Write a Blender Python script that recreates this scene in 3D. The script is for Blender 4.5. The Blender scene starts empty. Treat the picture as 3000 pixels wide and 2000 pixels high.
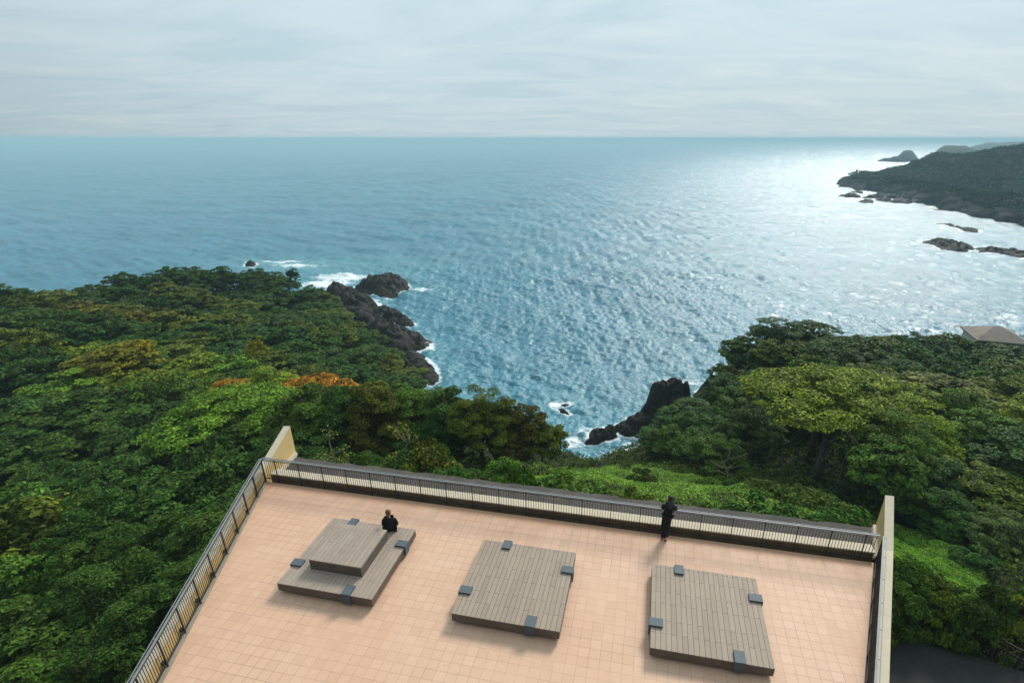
import bpy, bmesh, math, random
import numpy as np
from mathutils import Vector, Matrix

random.seed(7)
rng = np.random.default_rng(11)
sc = bpy.context.scene
COL = sc.collection
R = math.radians

# ------------------------------------------------------------------ camera model
CX0, CY0, CF = 1579.0, 1127.0, 1570.0          # principal point and focal length for a 3000x2000 frame
PITCH = math.atan2(CY0 - 405.0, CF)
CAMZ = 45.0                                     # metres above the sea
FLOOR = CAMZ - 12.78                            # terrace floor
YAW = 0.20475                                   # terrace is turned by this much
cY, sY = math.cos(YAW), math.sin(YAW)
SUN_AZ, SUN_EL = R(31), R(37)
SDIR = Vector((math.sin(SUN_AZ) * math.cos(SUN_EL), math.cos(SUN_AZ) * math.cos(SUN_EL), math.sin(SUN_EL)))


def ray(px, py):
    x = (px - CX0) / CF
    y = (CY0 - py) / CF
    return (x, math.cos(PITCH) + y * math.sin(PITCH), -math.sin(PITCH) + y * math.cos(PITCH))


def at(px, py, z):
    d = ray(px, py)
    t = (z - CAMZ) / d[2]
    return (d[0] * t, d[1] * t, z)


def at_y(px, py, Y):
    d = ray(px, py)
    t = Y / d[1]
    return (d[0] * t, Y, CAMZ + d[2] * t)


def proj(p):
    X, Y, Z = p[0], p[1], p[2] - CAMZ
    yc = Y * math.cos(PITCH) - Z * math.sin(PITCH)
    up = Y * math.sin(PITCH) + Z * math.cos(PITCH)
    if yc < 0.1:
        return (-9999, -9999)
    return (CX0 + CF * X / yc, CY0 - CF * up / yc)


def to_uv(x, y):
    return (cY * x - sY * y, sY * x + cY * y)


def from_uv(u, v):
    return (cY * u + sY * v, -sY * u + cY * v)


# ------------------------------------------------------------------ numpy noise
def _hash(ix, iy, seed):
    h = (ix.astype(np.int64) * 374761393 + iy.astype(np.int64) * 668265263 + seed * 974634541) & 0x7FFFFFFF
    h = ((h ^ (h >> 13)) * 1274126177) & 0x7FFFFFFF
    h = h ^ (h >> 16)
    return (h & 0xFFFF) / 65535.0


def vnoise(x, y, seed=0):
    ix, iy = np.floor(x), np.floor(y)
    fx, fy = x - ix, y - iy
    fx = fx * fx * (3 - 2 * fx)
    fy = fy * fy * (3 - 2 * fy)
    ix, iy = ix.astype(np.int64), iy.astype(np.int64)
    a, b = _hash(ix, iy, seed), _hash(ix + 1, iy, seed)
    c, d = _hash(ix, iy + 1, seed), _hash(ix + 1, iy + 1, seed)
    return (a * (1 - fx) + b * fx) * (1 - fy) + (c * (1 - fx) + d * fx) * fy


def fbm(x, y, seed=0, octv=5, gain=0.5):
    s, a, t = 0, 1.0, 0.0
    for k in range(octv):
        s = s + a * vnoise(x * 2 ** k + 17.3 * k, y * 2 ** k - 9.1 * k, seed + k)
        t += a
        a *= gain
    return s / t


def ridged(x, y, seed=0, octv=5):
    s, a, t = 0, 1.0, 0.0
    for k in range(octv):
        s = s + a * (1 - np.abs(2 * vnoise(x * 2 ** k + 7.7 * k, y * 2 ** k + 3.1 * k, seed + k) - 1))
        t += a
        a *= 0.5
    return s / t


def poly_dist(x, y, poly):
    """signed distance, positive inside"""
    P = np.asarray(poly, float)
    d2 = np.full(x.shape, 1e18)
    ins = np.zeros(x.shape, bool)
    n = len(P)
    for i in range(n):
        a, b = P[i], P[(i + 1) % n]
        ex, ey = b - a
        wx, wy = x - a[0], y - a[1]
        t = np.clip((wx * ex + wy * ey) / (ex * ex + ey * ey + 1e-12), 0, 1)
        d2 = np.minimum(d2, (wx - ex * t) ** 2 + (wy - ey * t) ** 2)
        c = ((a[1] > y) != (b[1] > y)) & (x < (b[0] - a[0]) * (y - a[1]) / (b[1] - a[1] + 1e-12) + a[0])
        ins ^= c
    d = np.sqrt(d2)
    return np.where(ins, d, -d)


class RBF:
    def __init__(self, pts, vals):
        self.p = np.asarray(pts, float)
        n = len(self.p)
        D = np.hypot(self.p[:, None, 0] - self.p[None, :, 0], self.p[:, None, 1] - self.p[None, :, 1])
        A = np.zeros((n + 1, n + 1))
        A[:n, :n] = -D
        A[:n, :n] += np.eye(n) * 0.6
        A[n, :n] = A[:n, n] = 1
        V = np.asarray(vals, float)
        b = np.zeros((n + 1, V.shape[1]))
        b[:n] = V
        self.w = np.linalg.solve(A, b)

    def __call__(self, x, y):
        x, y = np.asarray(x, float), np.asarray(y, float)
        sh = x.shape
        x, y = x.ravel(), y.ravel()
        out = np.tile(self.w[-1], (len(x), 1))
        for i, p in enumerate(self.p):
            out -= np.hypot(x - p[0], y - p[1])[:, None] * self.w[i][None, :]
        return [out[:, k].reshape(sh) for k in range(out.shape[1])]


# ------------------------------------------------------------------ object helpers
def link(o, parent=None):
    COL.objects.link(o)
    if parent is not None:
        o.parent = parent
    return o


def tag(o, label=None, cat=None, group=None, kind=None):
    if label:
        o['label'] = label
    if cat:
        o['category'] = cat
    if group:
        o['group'] = group
    if kind:
        o['kind'] = kind
    return o


def empty(name, loc, rz=0.0):
    o = bpy.data.objects.new(name, None)
    o.empty_display_size = 0.3
    o.location = loc
    o.rotation_euler = (0, 0, rz)
    return link(o)


def mesh_np(name, V, F, mat=None, smooth=False, attrs=None):
    """V (n,3), F (m,k) numpy -> mesh"""
    me = bpy.data.meshes.new(name)
    V = np.asarray(V, np.float32)
    F = np.asarray(F, np.int32)
    m, k = F.shape
    me.vertices.add(len(V))
    me.vertices.foreach_set('co', V.ravel())
    me.loops.add(m * k)
    me.loops.foreach_set('vertex_index', F.ravel())
    me.polygons.add(m)
    me.polygons.foreach_set('loop_start', np.arange(0, m * k, k, dtype=np.int32))
    if attrs:
        for an, av in attrs.items():
            a = me.attributes.new(an, 'FLOAT', 'POINT')
            a.data.foreach_set('value', np.asarray(av, np.float32))
    me.update(calc_edges=True)
    me.polygons.foreach_set('use_smooth', np.full(m, bool(smooth)))
    if mat:
        me.materials.append(mat)
    me.validate()
    return me


def obj(name, me, parent=None, loc=None):
    o = bpy.data.objects.new(name, me)
    if loc is not None:
        o.location = loc
    return link(o, parent)


class MB:
    def __init__(self):
        self.v, self.f = [], []

    def box(self, x0, x1, y0, y1, z0, z1):
        b = len(self.v)
        self.v += [(x0, y0, z0), (x1, y0, z0), (x1, y1, z0), (x0, y1, z0), (x0, y0, z1), (x1, y0, z1), (x1, y1, z1), (x0, y1, z1)]
        self.f += [tuple(b + i for i in q) for q in ((0, 3, 2, 1), (4, 5, 6, 7), (0, 1, 5, 4), (1, 2, 6, 5), (2, 3, 7, 6), (3, 0, 4, 7))]
        return self

    def hexa(self, bot, top):
        b = len(self.v)
        self.v += list(bot) + list(top)
        self.f += [tuple(b + i for i in q) for q in ((0, 3, 2, 1), (4, 5, 6, 7), (0, 1, 5, 4), (1, 2, 6, 5), (2, 3, 7, 6), (3, 0, 4, 7))]
        return self

    def bar(self, a, b, w, h, up=(0, 0, 1)):
        a, b = Vector(a), Vector(b)
        d = (b - a).normalized()
        u = Vector(up)
        s = d.cross(u)
        if s.length < 1e-4:
            s = d.cross(Vector((0, 1, 0)))
        s.normalize()
        t = s.cross(d).normalized()
        s, t = s * w / 2, t * h / 2
        return self.hexa([a - s - t, a + s - t, a + s + t, a - s + t], [b - s - t, b + s - t, b + s + t, b - s + t])

    def prism(self, poly, z0, z1):
        n = len(poly)
        b = len(self.v)
        self.v += [(p[0], p[1], z0) for p in poly] + [(p[0], p[1], z1) for p in poly]
        self.f.append(tuple(b + n - 1 - i for i in range(n)))
        self.f.append(tuple(b + n + i for i in range(n)))
        for i in range(n):
            j = (i + 1) % n
            self.f.append((b + i, b + j, b + n + j, b + n + i))
        return self

    def tube(self, pts, radii, seg=6):
        pts = [Vector(p) for p in pts]
        rings = []
        for i, p in enumerate(pts):
            d = (pts[min(i + 1, len(pts) - 1)] - pts[max(i - 1, 0)]).normalized()
            s = d.cross(Vector((0.31, 0.95, 0.05)))
            if s.length < 1e-3:
                s = d.cross(Vector((1, 0, 0)))
            s.normalize()
            t = d.cross(s).normalized()
            b = len(self.v)
            for k in range(seg):
                a = 2 * math.pi * k / seg
                self.v.append(tuple(p + (s * math.cos(a) + t * math.sin(a)) * radii[i]))
            rings.append(b)
        for i in range(len(rings) - 1):
            a, b = rings[i], rings[i + 1]
            for k in range(seg):
                k2 = (k + 1) % seg
                self.f.append((a + k, a + k2, b + k2, b + k))
        self.f.append(tuple(rings[0] + seg - 1 - k for k in range(seg)))
        self.f.append(tuple(rings[-1] + k for k in range(seg)))
        return self

    def mesh(self, name, mat, smooth=False, bevel=0.0):
        me = bpy.data.meshes.new(name)
        me.from_pydata([tuple(v) for v in self.v], [], self.f)
        if bevel > 0:
            bm = bmesh.new()
            bm.from_mesh(me)
            bmesh.ops.bevel(bm, geom=bm.edges[:], offset=bevel, segments=2, profile=0.5, affect='EDGES', clamp_overlap=True)
            bm.to_mesh(me)
            bm.free()
        me.update()
        if smooth:
            me.polygons.foreach_set('use_smooth', np.full(len(me.polygons), True))
        me.materials.append(mat)
        return me

    def build(self, name, mat, parent=None, smooth=False, bevel=0.0):
        return obj(name, self.mesh(name, mat, smooth, bevel), parent)


def copy_tree(o, parent=None):
    c = o.copy()
    COL.objects.link(c)
    if parent is not None:
        c.parent = parent
    for ch in list(o.children):
        copy_tree(ch, c)
    return c


# ------------------------------------------------------------------ material helpers
class NT:
    def __init__(self, name):
        self.m = bpy.data.materials.new(name)
        self.m.use_nodes = True
        self.t = self.m.node_tree
        self.p = next(n for n in self.t.nodes if n.type == 'BSDF_PRINCIPLED')

    def n(self, typ, **kw):
        nd = self.t.nodes.new(typ)
        for k, v in kw.items():
            if k.startswith('i_'):
                key = k[2:]
                key = int(key) if key.isdigit() else key.replace('_', ' ')
                self.put(nd, key, v)
            else:
                setattr(nd, k, v)
        return nd

    def put(self, nd, key, v):
        s = nd.inputs[key]
        if hasattr(v, 'is_output'):
            self.t.links.new(v, s)
        elif hasattr(v, 'outputs'):
            self.t.links.new(v.outputs[0], s)
        else:
            s.default_value = v

    def math(self, op, a, b=None, c=None, clamp=False):
        nd = self.n('ShaderNodeMath', operation=op, use_clamp=clamp)
        for i, v in enumerate((a, b, c)):
            if v is not None:
                self.put(nd, i, v)
        return nd.outputs[0]

    def mix(self, f, a, b, mode='MIX'):
        nd = self.n('ShaderNodeMix', data_type='RGBA', blend_type=mode)
        self.put(nd, 0, f)
        self.put(nd, 6, a)
        self.put(nd, 7, b)
        return nd.outputs[2]

    def ramp(self, f, stops):
        nd = self.n('ShaderNodeValToRGB')
        e = nd.color_ramp.elements
        while len(e) < len(stops):
            e.new(0.5)
        for i, (p, c) in enumerate(stops):
            e[i].position = p
            e[i].color = c if len(c) == 4 else (*c, 1)
        self.put(nd, 0, f)
        return nd.outputs[0]

    def noise(self, scale, detail=4, rough=0.5, vec=None, out=0, dist=0.0):
        nd = self.n('ShaderNodeTexNoise')
        nd.inputs['Scale'].default_value = scale
        nd.inputs['Detail'].default_value = detail
        nd.inputs['Roughness'].default_value = rough
        nd.inputs['Distortion'].default_value = dist
        if vec is not None:
            self.put(nd, 'Vector', vec)
        return nd.outputs[out]

    def coord(self, kind='Object'):
        return self.n('ShaderNodeTexCoord').outputs[kind]

    def mapping(self, vec, rot=(0, 0, 0), scale=(1, 1, 1), loc=(0, 0, 0)):
        nd = self.n('ShaderNodeMapping')
        self.put(nd, 'Vector', vec)
        nd.inputs['Rotation'].default_value = rot
        nd.inputs['Scale'].default_value = scale
        nd.inputs['Location'].default_value = loc
        return nd.outputs[0]

    def bump(self, h, strength=0.3, dist=0.02, normal=None):
        nd = self.n('ShaderNodeBump')
        nd.inputs['Strength'].default_value = strength
        nd.inputs['Distance'].default_value = dist
        self.put(nd, 'Height', h)
        if normal is not None:
            self.put(nd, 'Normal', normal)
        return nd.outputs[0]

    def base(self, c, rough=0.6, spec=0.5, metal=0.0, normal=None):
        self.put(self.p, 'Base Color', c if hasattr(c, 'is_output') or len(c) == 4 else (*c, 1))
        self.put(self.p, 'Roughness', rough)
        self.put(self.p, 'Specular IOR Level', spec)
        self.put(self.p, 'Metallic', metal)
        if normal is not None:
            self.put(self.p, 'Normal', normal)
        return self.m


def C(r, g, b):
    return (r, g, b, 1)


def mat_paint(name, col, var=0.12, rough=0.5, scale=3.0, metal=0.0, stain=None):
    k = NT(name)
    co = k.coord()
    n1 = k.noise(scale, 6, 0.6, co)
    n2 = k.noise(scale * 9, 4, 0.6, co)
    f = k.math('MULTIPLY_ADD', n2, 0.4, k.math('MULTIPLY', n1, 0.6))
    lo = tuple(c * (1 - var * 2) for c in col)
    hi = tuple(min(1, c * (1 + var * 2)) for c in col)
    c = k.ramp(f, [(0.25, lo), (0.75, hi)])
    if stain:
        s = k.ramp(k.noise(1.7, 7, 0.7, k.mapping(co, scale=(1, 1, 2.5))), [(0.5, (0, 0, 0)), (0.72, (1, 1, 1))])
        c = k.mix(k.math('MULTIPLY', s, 0.75), c, C(*stain))
    return k.base(c, rough, 0.4, metal, k.bump(n2, 0.15, 0.01))


# leaf: colour from the object's own colour, random per leaf; a little light passes through
def mat_leaf(name, trans=0.13, gloss=0.06, rough=0.55, second=None):
    k = NT(name)
    oi = k.n('ShaderNodeObjectInfo')
    at_ = k.n('ShaderNodeAttribute', attribute_name='shade')
    sh = at_.outputs['Fac']
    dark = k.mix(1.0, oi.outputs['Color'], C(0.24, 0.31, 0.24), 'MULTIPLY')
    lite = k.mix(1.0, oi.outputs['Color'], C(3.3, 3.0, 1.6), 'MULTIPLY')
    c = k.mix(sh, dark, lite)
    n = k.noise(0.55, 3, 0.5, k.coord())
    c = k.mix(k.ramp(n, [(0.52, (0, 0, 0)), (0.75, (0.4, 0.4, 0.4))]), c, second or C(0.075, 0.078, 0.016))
    k.base(c, rough, gloss)
    tr = k.n('ShaderNodeBsdfTranslucent')
    k.put(tr, 'Color', k.mix(1.0, c, C(1.15, 1.25, 0.6), 'MULTIPLY'))
    mx = k.n('ShaderNodeMixShader')
    mx.inputs[0].default_value = trans
    k.t.links.new(k.p.outputs[0], mx.inputs[1])
    k.t.links.new(tr.outputs[0], mx.inputs[2])
    out = next(n for n in k.t.nodes if n.type == 'OUTPUT_MATERIAL')
    k.t.links.new(mx.outputs[0], out.inputs['Surface'])
    return k.m


def mat_rock(name, lo=(0.007, 0.0065, 0.006), mid=(0.019, 0.016, 0.0135), hi=(0.085, 0.068, 0.052), scale=0.35, spec=.22):
    k = NT(name)
    co = k.coord()
    m1 = k.noise(scale, 9, 0.68, k.mapping(co, scale=(1, 1, 2.2)), dist=0.6)
    m2 = k.noise(scale * 5, 8, 0.7, co)
    f = k.math('MULTIPLY_ADD', m2, 0.5, k.math('MULTIPLY', m1, 0.5))
    c = k.ramp(f, [(0.36, lo), (0.52, mid), (0.68, hi)])
    return k.base(c, 0.78, spec, 0, k.bump(f, 1.0, 0.6))


M_LEAF = mat_leaf('leaf')
M_IVY = mat_leaf('creeper_leaf', 0.25, 0.05, 0.6)
M_FAR = mat_leaf('far_leaf', 0.04, 0.0, 0.8, C(0.03, 0.036, 0.014))
M_BARK = mat_paint('bark', (0.055, 0.045, 0.036), 0.3, 0.85, 2.0)
M_PALE = mat_paint('pale_bark', (0.20, 0.165, 0.12), 0.25, 0.85, 2.0)
M_TEAL = mat_paint('grey_bark', (0.072, 0.070, 0.062), 0.25, 0.85, 2.0)
M_ROCK = mat_rock('sea_rock')
M_ROCKFAR = mat_rock('far_rock', (0.004, 0.006, 0.007), (0.010, 0.013, 0.012), (0.030, 0.032, 0.026), 0.09, .03)
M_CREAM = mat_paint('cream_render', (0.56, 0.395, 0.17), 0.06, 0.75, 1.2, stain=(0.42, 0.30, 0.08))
M_PARA = mat_paint('shade_brown_stained_render', (0.20, 0.145, 0.075), 0.2, 0.85, 1.6, stain=(0.05, 0.045, 0.02))  # brown base carries the shade of the cream parapet face; blotches are stains
M_CAP = mat_paint('cream_coping', (0.48, 0.405, 0.30), 0.07, 0.8, 1.5)
M_STEEL = mat_paint('dark_steel', (0.022, 0.024, 0.025), 0.15, 0.42, 6.0)
M_RAIL = mat_paint('grey_rail', (0.17, 0.185, 0.19), 0.12, 0.55, 6.0, metal=0.0)
M_SLAB = mat_paint('weathered_slab', (0.060, 0.052, 0.045), 0.35, 0.9, 1.1)
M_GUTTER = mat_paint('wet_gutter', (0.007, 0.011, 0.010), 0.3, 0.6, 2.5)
M_KERB = mat_paint('kerb_stone', (0.24, 0.21, 0.165), 0.15, 0.8, 2.5)
M_PLATE = mat_paint('slate_plate', (0.066, 0.088, 0.102), 0.10, 0.65, 5.0)
M_BLACK = mat_paint('black_cloth', (0.0055, 0.0055, 0.0065), 0.2, 0.9, 14.0)
M_BLACK2 = mat_paint('black_trousers', (0.005, 0.005, 0.006), 0.2, 0.9, 14.0)
M_SKIN = mat_paint('skin', (0.52, 0.33, 0.23), 0.05, 0.55, 9.0)
M_GINGER = mat_paint('ginger_hair', (0.13, 0.055, 0.02), 0.25, 0.5, 30.0)
M_DARKHAIR = mat_paint('dark_hair', (0.006, 0.005, 0.005), 0.2, 0.45, 30.0)
M_SHOE = mat_paint('black_leather', (0.008, 0.008, 0.008), 0.2, 0.5, 10.0)
M_EYE = mat_paint('eye', (0.02, 0.015, 0.01), 0.1, 0.2, 10.0)
M_TIMBER = mat_paint('fence_timber', (0.030, 0.022, 0.016), 0.25, 0.8, 5.0)
M_ROOF = mat_paint('grey_roof', (0.19, 0.16, 0.135), 0.25, 0.9, .5, stain=(0.28, 0.23, 0.18))
M_ASPHALT = mat_paint('asphalt', (0.024, 0.024, 0.022), 0.22, 0.9, 3.0)
M_BUILD = mat_paint('house_wall', (0.45, 0.42, 0.36), 0.08, 0.8, 1.0)


def mat_tile():
    k = NT('terracotta_tile')
    co = k.coord()
    sp = k.n('ShaderNodeSeparateXYZ')
    k.put(sp, 0, co)
    pitch = 0.30
    gu = k.math('ADD', k.math('DIVIDE', sp.outputs[0], pitch), 100.46)
    gv = k.math('ADD', k.math('DIVIDE', sp.outputs[1], pitch), 100.08)
    fu, fv = k.math('FRACT', gu), k.math('FRACT', gv)

    def line(f, w):
        d = k.math('MINIMUM', f, k.math('SUBTRACT', 1.0, f))
        return k.math('LESS_THAN', d, w)
    vis = k.ramp(k.noise(0.45, 4, 0.6, co), [(0.36, (0.22, 0.22, 0.22)), (0.62, (1, 1, 1))])
    gr = k.math('MAXIMUM', line(fu, 0.022), line(fv, 0.022))
    cell = k.n('ShaderNodeCombineXYZ')
    k.put(cell, 0, k.math('FLOOR', gu))
    k.put(cell, 1, k.math('FLOOR', gv))
    wn = k.n('ShaderNodeTexWhiteNoise', noise_dimensions='2D')
    k.put(wn, 'Vector', cell)
    a = k.ramp(wn.outputs[0], [(0.0, (0.535, 0.340, 0.237)), (0.5, (0.555, 0.356, 0.250)), (1.0, (0.575, 0.372, 0.265))])
    big = k.ramp(k.noise(0.28, 5, 0.6, co), [(0.3, (0.93, 0.86, 0.80)), (0.7, (1.03, 1.03, 1.03))])
    a = k.mix(1.0, a, big, 'MULTIPLY')
    dirt = k.ramp(k.noise(1.6, 8, 0.72, co), [(0.55, (0, 0, 0)), (0.78, (0.6, 0.6, 0.6))])
    a = k.mix(dirt, a, C(0.46, 0.29, 0.20))
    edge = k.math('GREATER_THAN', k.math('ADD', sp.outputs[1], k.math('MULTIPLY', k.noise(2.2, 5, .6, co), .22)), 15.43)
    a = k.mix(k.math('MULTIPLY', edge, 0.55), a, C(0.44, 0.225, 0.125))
    a = k.mix(k.math('MULTIPLY', k.math('MULTIPLY', gr, vis), 0.85), a, C(0.27, 0.165, 0.115))
    h = k.math('SUBTRACT', k.math('MULTIPLY', k.noise(25, 4, 0.6, co), 0.2), gr)
    return k.base(a, 0.62, 0.35, 0, k.bump(h, 0.25, 0.004))


def mat_deck(name, c1, c2, gap, streak, joint=1.05):
    k = NT(name)
    co = k.coord()
    rot = k.mapping(co, rot=(0, 0, R(90)))
    br = k.n('ShaderNodeTexBrick', offset=0.42, offset_frequency=2, squash=1.0)
    k.put(br, 'Vector', rot)
    br.inputs['Color1'].default_value = C(*c1)
    br.inputs['Color2'].default_value = C(*c2)
    br.inputs['Mortar'].default_value = C(*gap)
    br.inputs['Scale'].default_value = 1.0
    br.inputs['Mortar Size'].default_value = 0.0055
    br.inputs['Mortar Smooth'].default_value = 0.0
    br.inputs['Bias'].default_value = 0.0
    br.inputs['Brick Width'].default_value = joint
    br.inputs['Row Height'].default_value = 0.145
    g = k.noise(1.0, 8, 0.7, k.mapping(co, scale=(38, 1.6, 20)))
    g2 = k.noise(1.3, 5, 0.6, co)
    f = k.math('MULTIPLY_ADD', g2, 0.4, k.math('MULTIPLY', g, 0.6))
    c = k.mix(1.0, br.outputs['Color'], k.ramp(f, [(0.3, tuple([1 - streak] * 3)), (0.7, tuple([1 + streak] * 3))]), 'MULTIPLY')
    h = k.math('MULTIPLY_ADD', g, 0.25, k.math('SUBTRACT', 1.0, br.outputs['Fac']))
    return k.base(c, 0.68, 0.35, 0, k.bump(h, 0.35, 0.006))


M_TILE = mat_tile()
M_DECK = mat_deck('deck_board', (0.258, 0.196, 0.149), (0.295, 0.230, 0.176), (0.040, 0.031, 0.024), 0.16)
M_DECKOLD = mat_deck('worn_deck_board', (0.274, 0.212, 0.167), (0.303, 0.238, 0.190), (0.12, 0.098, 0.08), 0.26, 1.6)
M_FASCIA = mat_paint('deck_fascia', (0.115, 0.090, 0.070), 0.2, 0.8, 3.0)

# ------------------------------------------------------------------ terrace
TLOC = (0, 0, FLOOR)
TROT = -YAW
VF = 15.66                       # far edge of the tiles
LS, RS = 0.375, 0.368            # flare of the two side walls
V0 = -2.0


def uL(v):
    return -14.60 + LS * (VF - v)


def uR(v):
    return 8.085 - RS * (VF - v)


def tmesh(name, mb, mat, label=None, cat=None, kind=None, bevel=0.0, group=None):
    o = mb.build(name, mat, None, False, bevel)
    o.location = TLOC
    o.rotation_euler = (0, 0, TROT)
    return tag(o, label, cat, group, kind)


# terrace floor and the storey below
m = MB()
m.prism([(uL(V0), V0), (uR(V0), V0), (uR(VF), VF), (uL(VF), VF)], -0.5, 0.0)
fl = tmesh('terrace_floor', m, M_TILE, kind='structure')
m = MB()
m.prism([(uL(V0) - .42, V0), (uR(V0) + .42, V0), (8.6, 16.2), (8.95, 17.95), (-15.35, 17.95), (-15.05, 16.2)], -6.0, -0.52)
tmesh('terrace_building', m, M_CREAM, 'cream storey under the tiled terrace, hidden below the floor and roof slab', 'building')

# gutters
m = MB()
m.prism([(uL(VF) - .15, VF + .003), (uR(VF) + .15, VF + .003), (uR(VF) + .2, 15.83), (uL(VF) - .2, 15.83)], -0.3, -0.15)
tmesh('far_gutter', m, M_GUTTER, 'dark wet drain channel between the tiles and the low sea-side parapet', 'gutter')
m = MB()
m.prism([(uR(V0) + .003, V0), (uR(V0) + .17, V0), (uR(VF) + .17, VF), (uR(VF) + .003, VF)], -0.3, -0.06)
tmesh('side_gutter', m, M_GUTTER, 'narrow dark drain channel along the foot of the right terrace wall', 'gutter')
m = MB()
m.prism([(uL(V0) - .19, V0), (uL(V0) - .003, V0), (uL(VF) - .003, VF), (uL(VF) - .19, VF)], -0.3, 0.045)
tmesh('stone_kerb', m, M_KERB, 'grey stone kerb under the left side railing beside the tiles', 'kerb', bevel=0.006)

# low parapet towards the sea
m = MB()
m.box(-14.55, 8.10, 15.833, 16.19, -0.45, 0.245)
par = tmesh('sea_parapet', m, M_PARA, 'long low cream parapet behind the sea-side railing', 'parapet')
m = MB()
m.box(-14.54, 8.12, 15.80, 16.21, 0.248, 0.305)
o = m.build('coping', M_CAP, par, False, 0.008)

# weathered roof slab beyond the parapet
ns = 60
rn = random.Random(3)
near = [(-14.75 + i * (23.2 / ns), 16.195) for i in range(ns + 1)]
far = [(-15.2 + i * (24.05 / ns), 17.95 + rn.uniform(-.05, .08)) for i in range(ns + 1)]
m = MB()
m.prism(near + far[::-1], -0.52, -0.30)
tmesh('roof_slab', m, M_SLAB, 'dark weathered flat roof slab between the parapet and the greenery', 'roof slab')


# side walls with a wing rising towards the tip
def side_wall(side):
    s = -1 if side == 'L' else 1
    ed = uL if side == 'L' else uR
    i0, o0 = 0.185, 0.43
    H = 0.50
    k = math.hypot(1, LS)
    sec = []
    for v in (V0, 4.0, 10.0, 15.75):
        sec.append((ed(v) + s * i0 * k, v, ed(v) + s * o0 * k, v, H))
    if side == 'L':
        sec[-1] = (-14.72, 15.75, -15.0, 15.75, H)
        sec.append((-15.13, 18.25, -15.41, 18.22, 1.12))
    else:
        sec.append((8.985, 18.07, 9.255, 18.07, 1.12))
    mb = MB()
    cp = MB()
    for a, b in zip(sec[:-1], sec[1:]):
        mb.hexa([(a[0], a[1], -.7), (a[2], a[3], -.7), (b[2], b[3], -.7), (b[0], b[1], -.7)],
                [(a[0], a[1], a[4] - .05), (a[2], a[3], a[4] - .05), (b[2], b[3], b[4] - .05), (b[0], b[1], b[4] - .05)])
        ov = -s * 0.012
        cp.hexa([(a[0] + ov, a[1], a[4] - .048), (a[2] - ov, a[3], a[4] - .048), (b[2] - ov, b[3] + .0, b[4] - .048), (b[0] + ov, b[1], b[4] - .048)],
                [(a[0] + ov, a[1], a[4]), (a[2] - ov, a[3], a[4]), (b[2] - ov, b[3], b[4]), (b[0] + ov, b[1], b[4])])
    # remove the internal end caps by welding
    def weld(mbx, name, mat):
        me = mbx.mesh(name, mat)
        bm = bmesh.new()
        bm.from_mesh(me)
        bmesh.ops.remove_doubles(bm, verts=bm.verts[:], dist=1e-4)
        dead = [f for f in bm.faces if any(g is not f and set(g.verts) == set(f.verts) for e in f.edges for g in e.link_faces)]
        bmesh.ops.delete(bm, geom=dead, context='FACES')
        bmesh.ops.recalc_face_normals(bm, faces=bm.faces[:])
        bm.to_mesh(me)
        bm.free()
        return me
    w = obj('side_wall', weld(mb, 'side_wall', M_CREAM), None, TLOC)
    w.rotation_euler = (0, 0, TROT)
    tag(w, 'low cream wall outside the left railing rising to a pointed wing by the trees' if side == 'L'
        else 'wide pale topped wall along the right edge of the terrace with a rising wing tip', 'wall')
    obj('coping', weld(cp, 'coping', M_CAP), w)
    a, b = sec[-2], sec[-1]
    sk = MB()
    t0, t1 = 0.2, 0.97
    p0 = (a[0] + (b[0] - a[0]) * t0, a[1] + (b[1] - a[1]) * t0)
    p1 = (a[0] + (b[0] - a[0]) * t1, a[1] + (b[1] - a[1]) * t1)
    sk.hexa([(p0[0] - s * .13, p0[1], -.298), (p0[0] - s * .002, p0[1], -.298), (p1[0] - s * .002, p1[1], -.298), (p1[0] - s * .13, p1[1], -.298)],
            [(p0[0] - s * .10, p0[1], -.16), (p0[0] - s * .002, p0[1], -.16), (p1[0] - s * .002, p1[1], -.16), (p1[0] - s * .10, p1[1], -.16)])
    sk.build('skirting', M_CAP, w)
    return w


side_wall('L')
side_wall('R')


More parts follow.
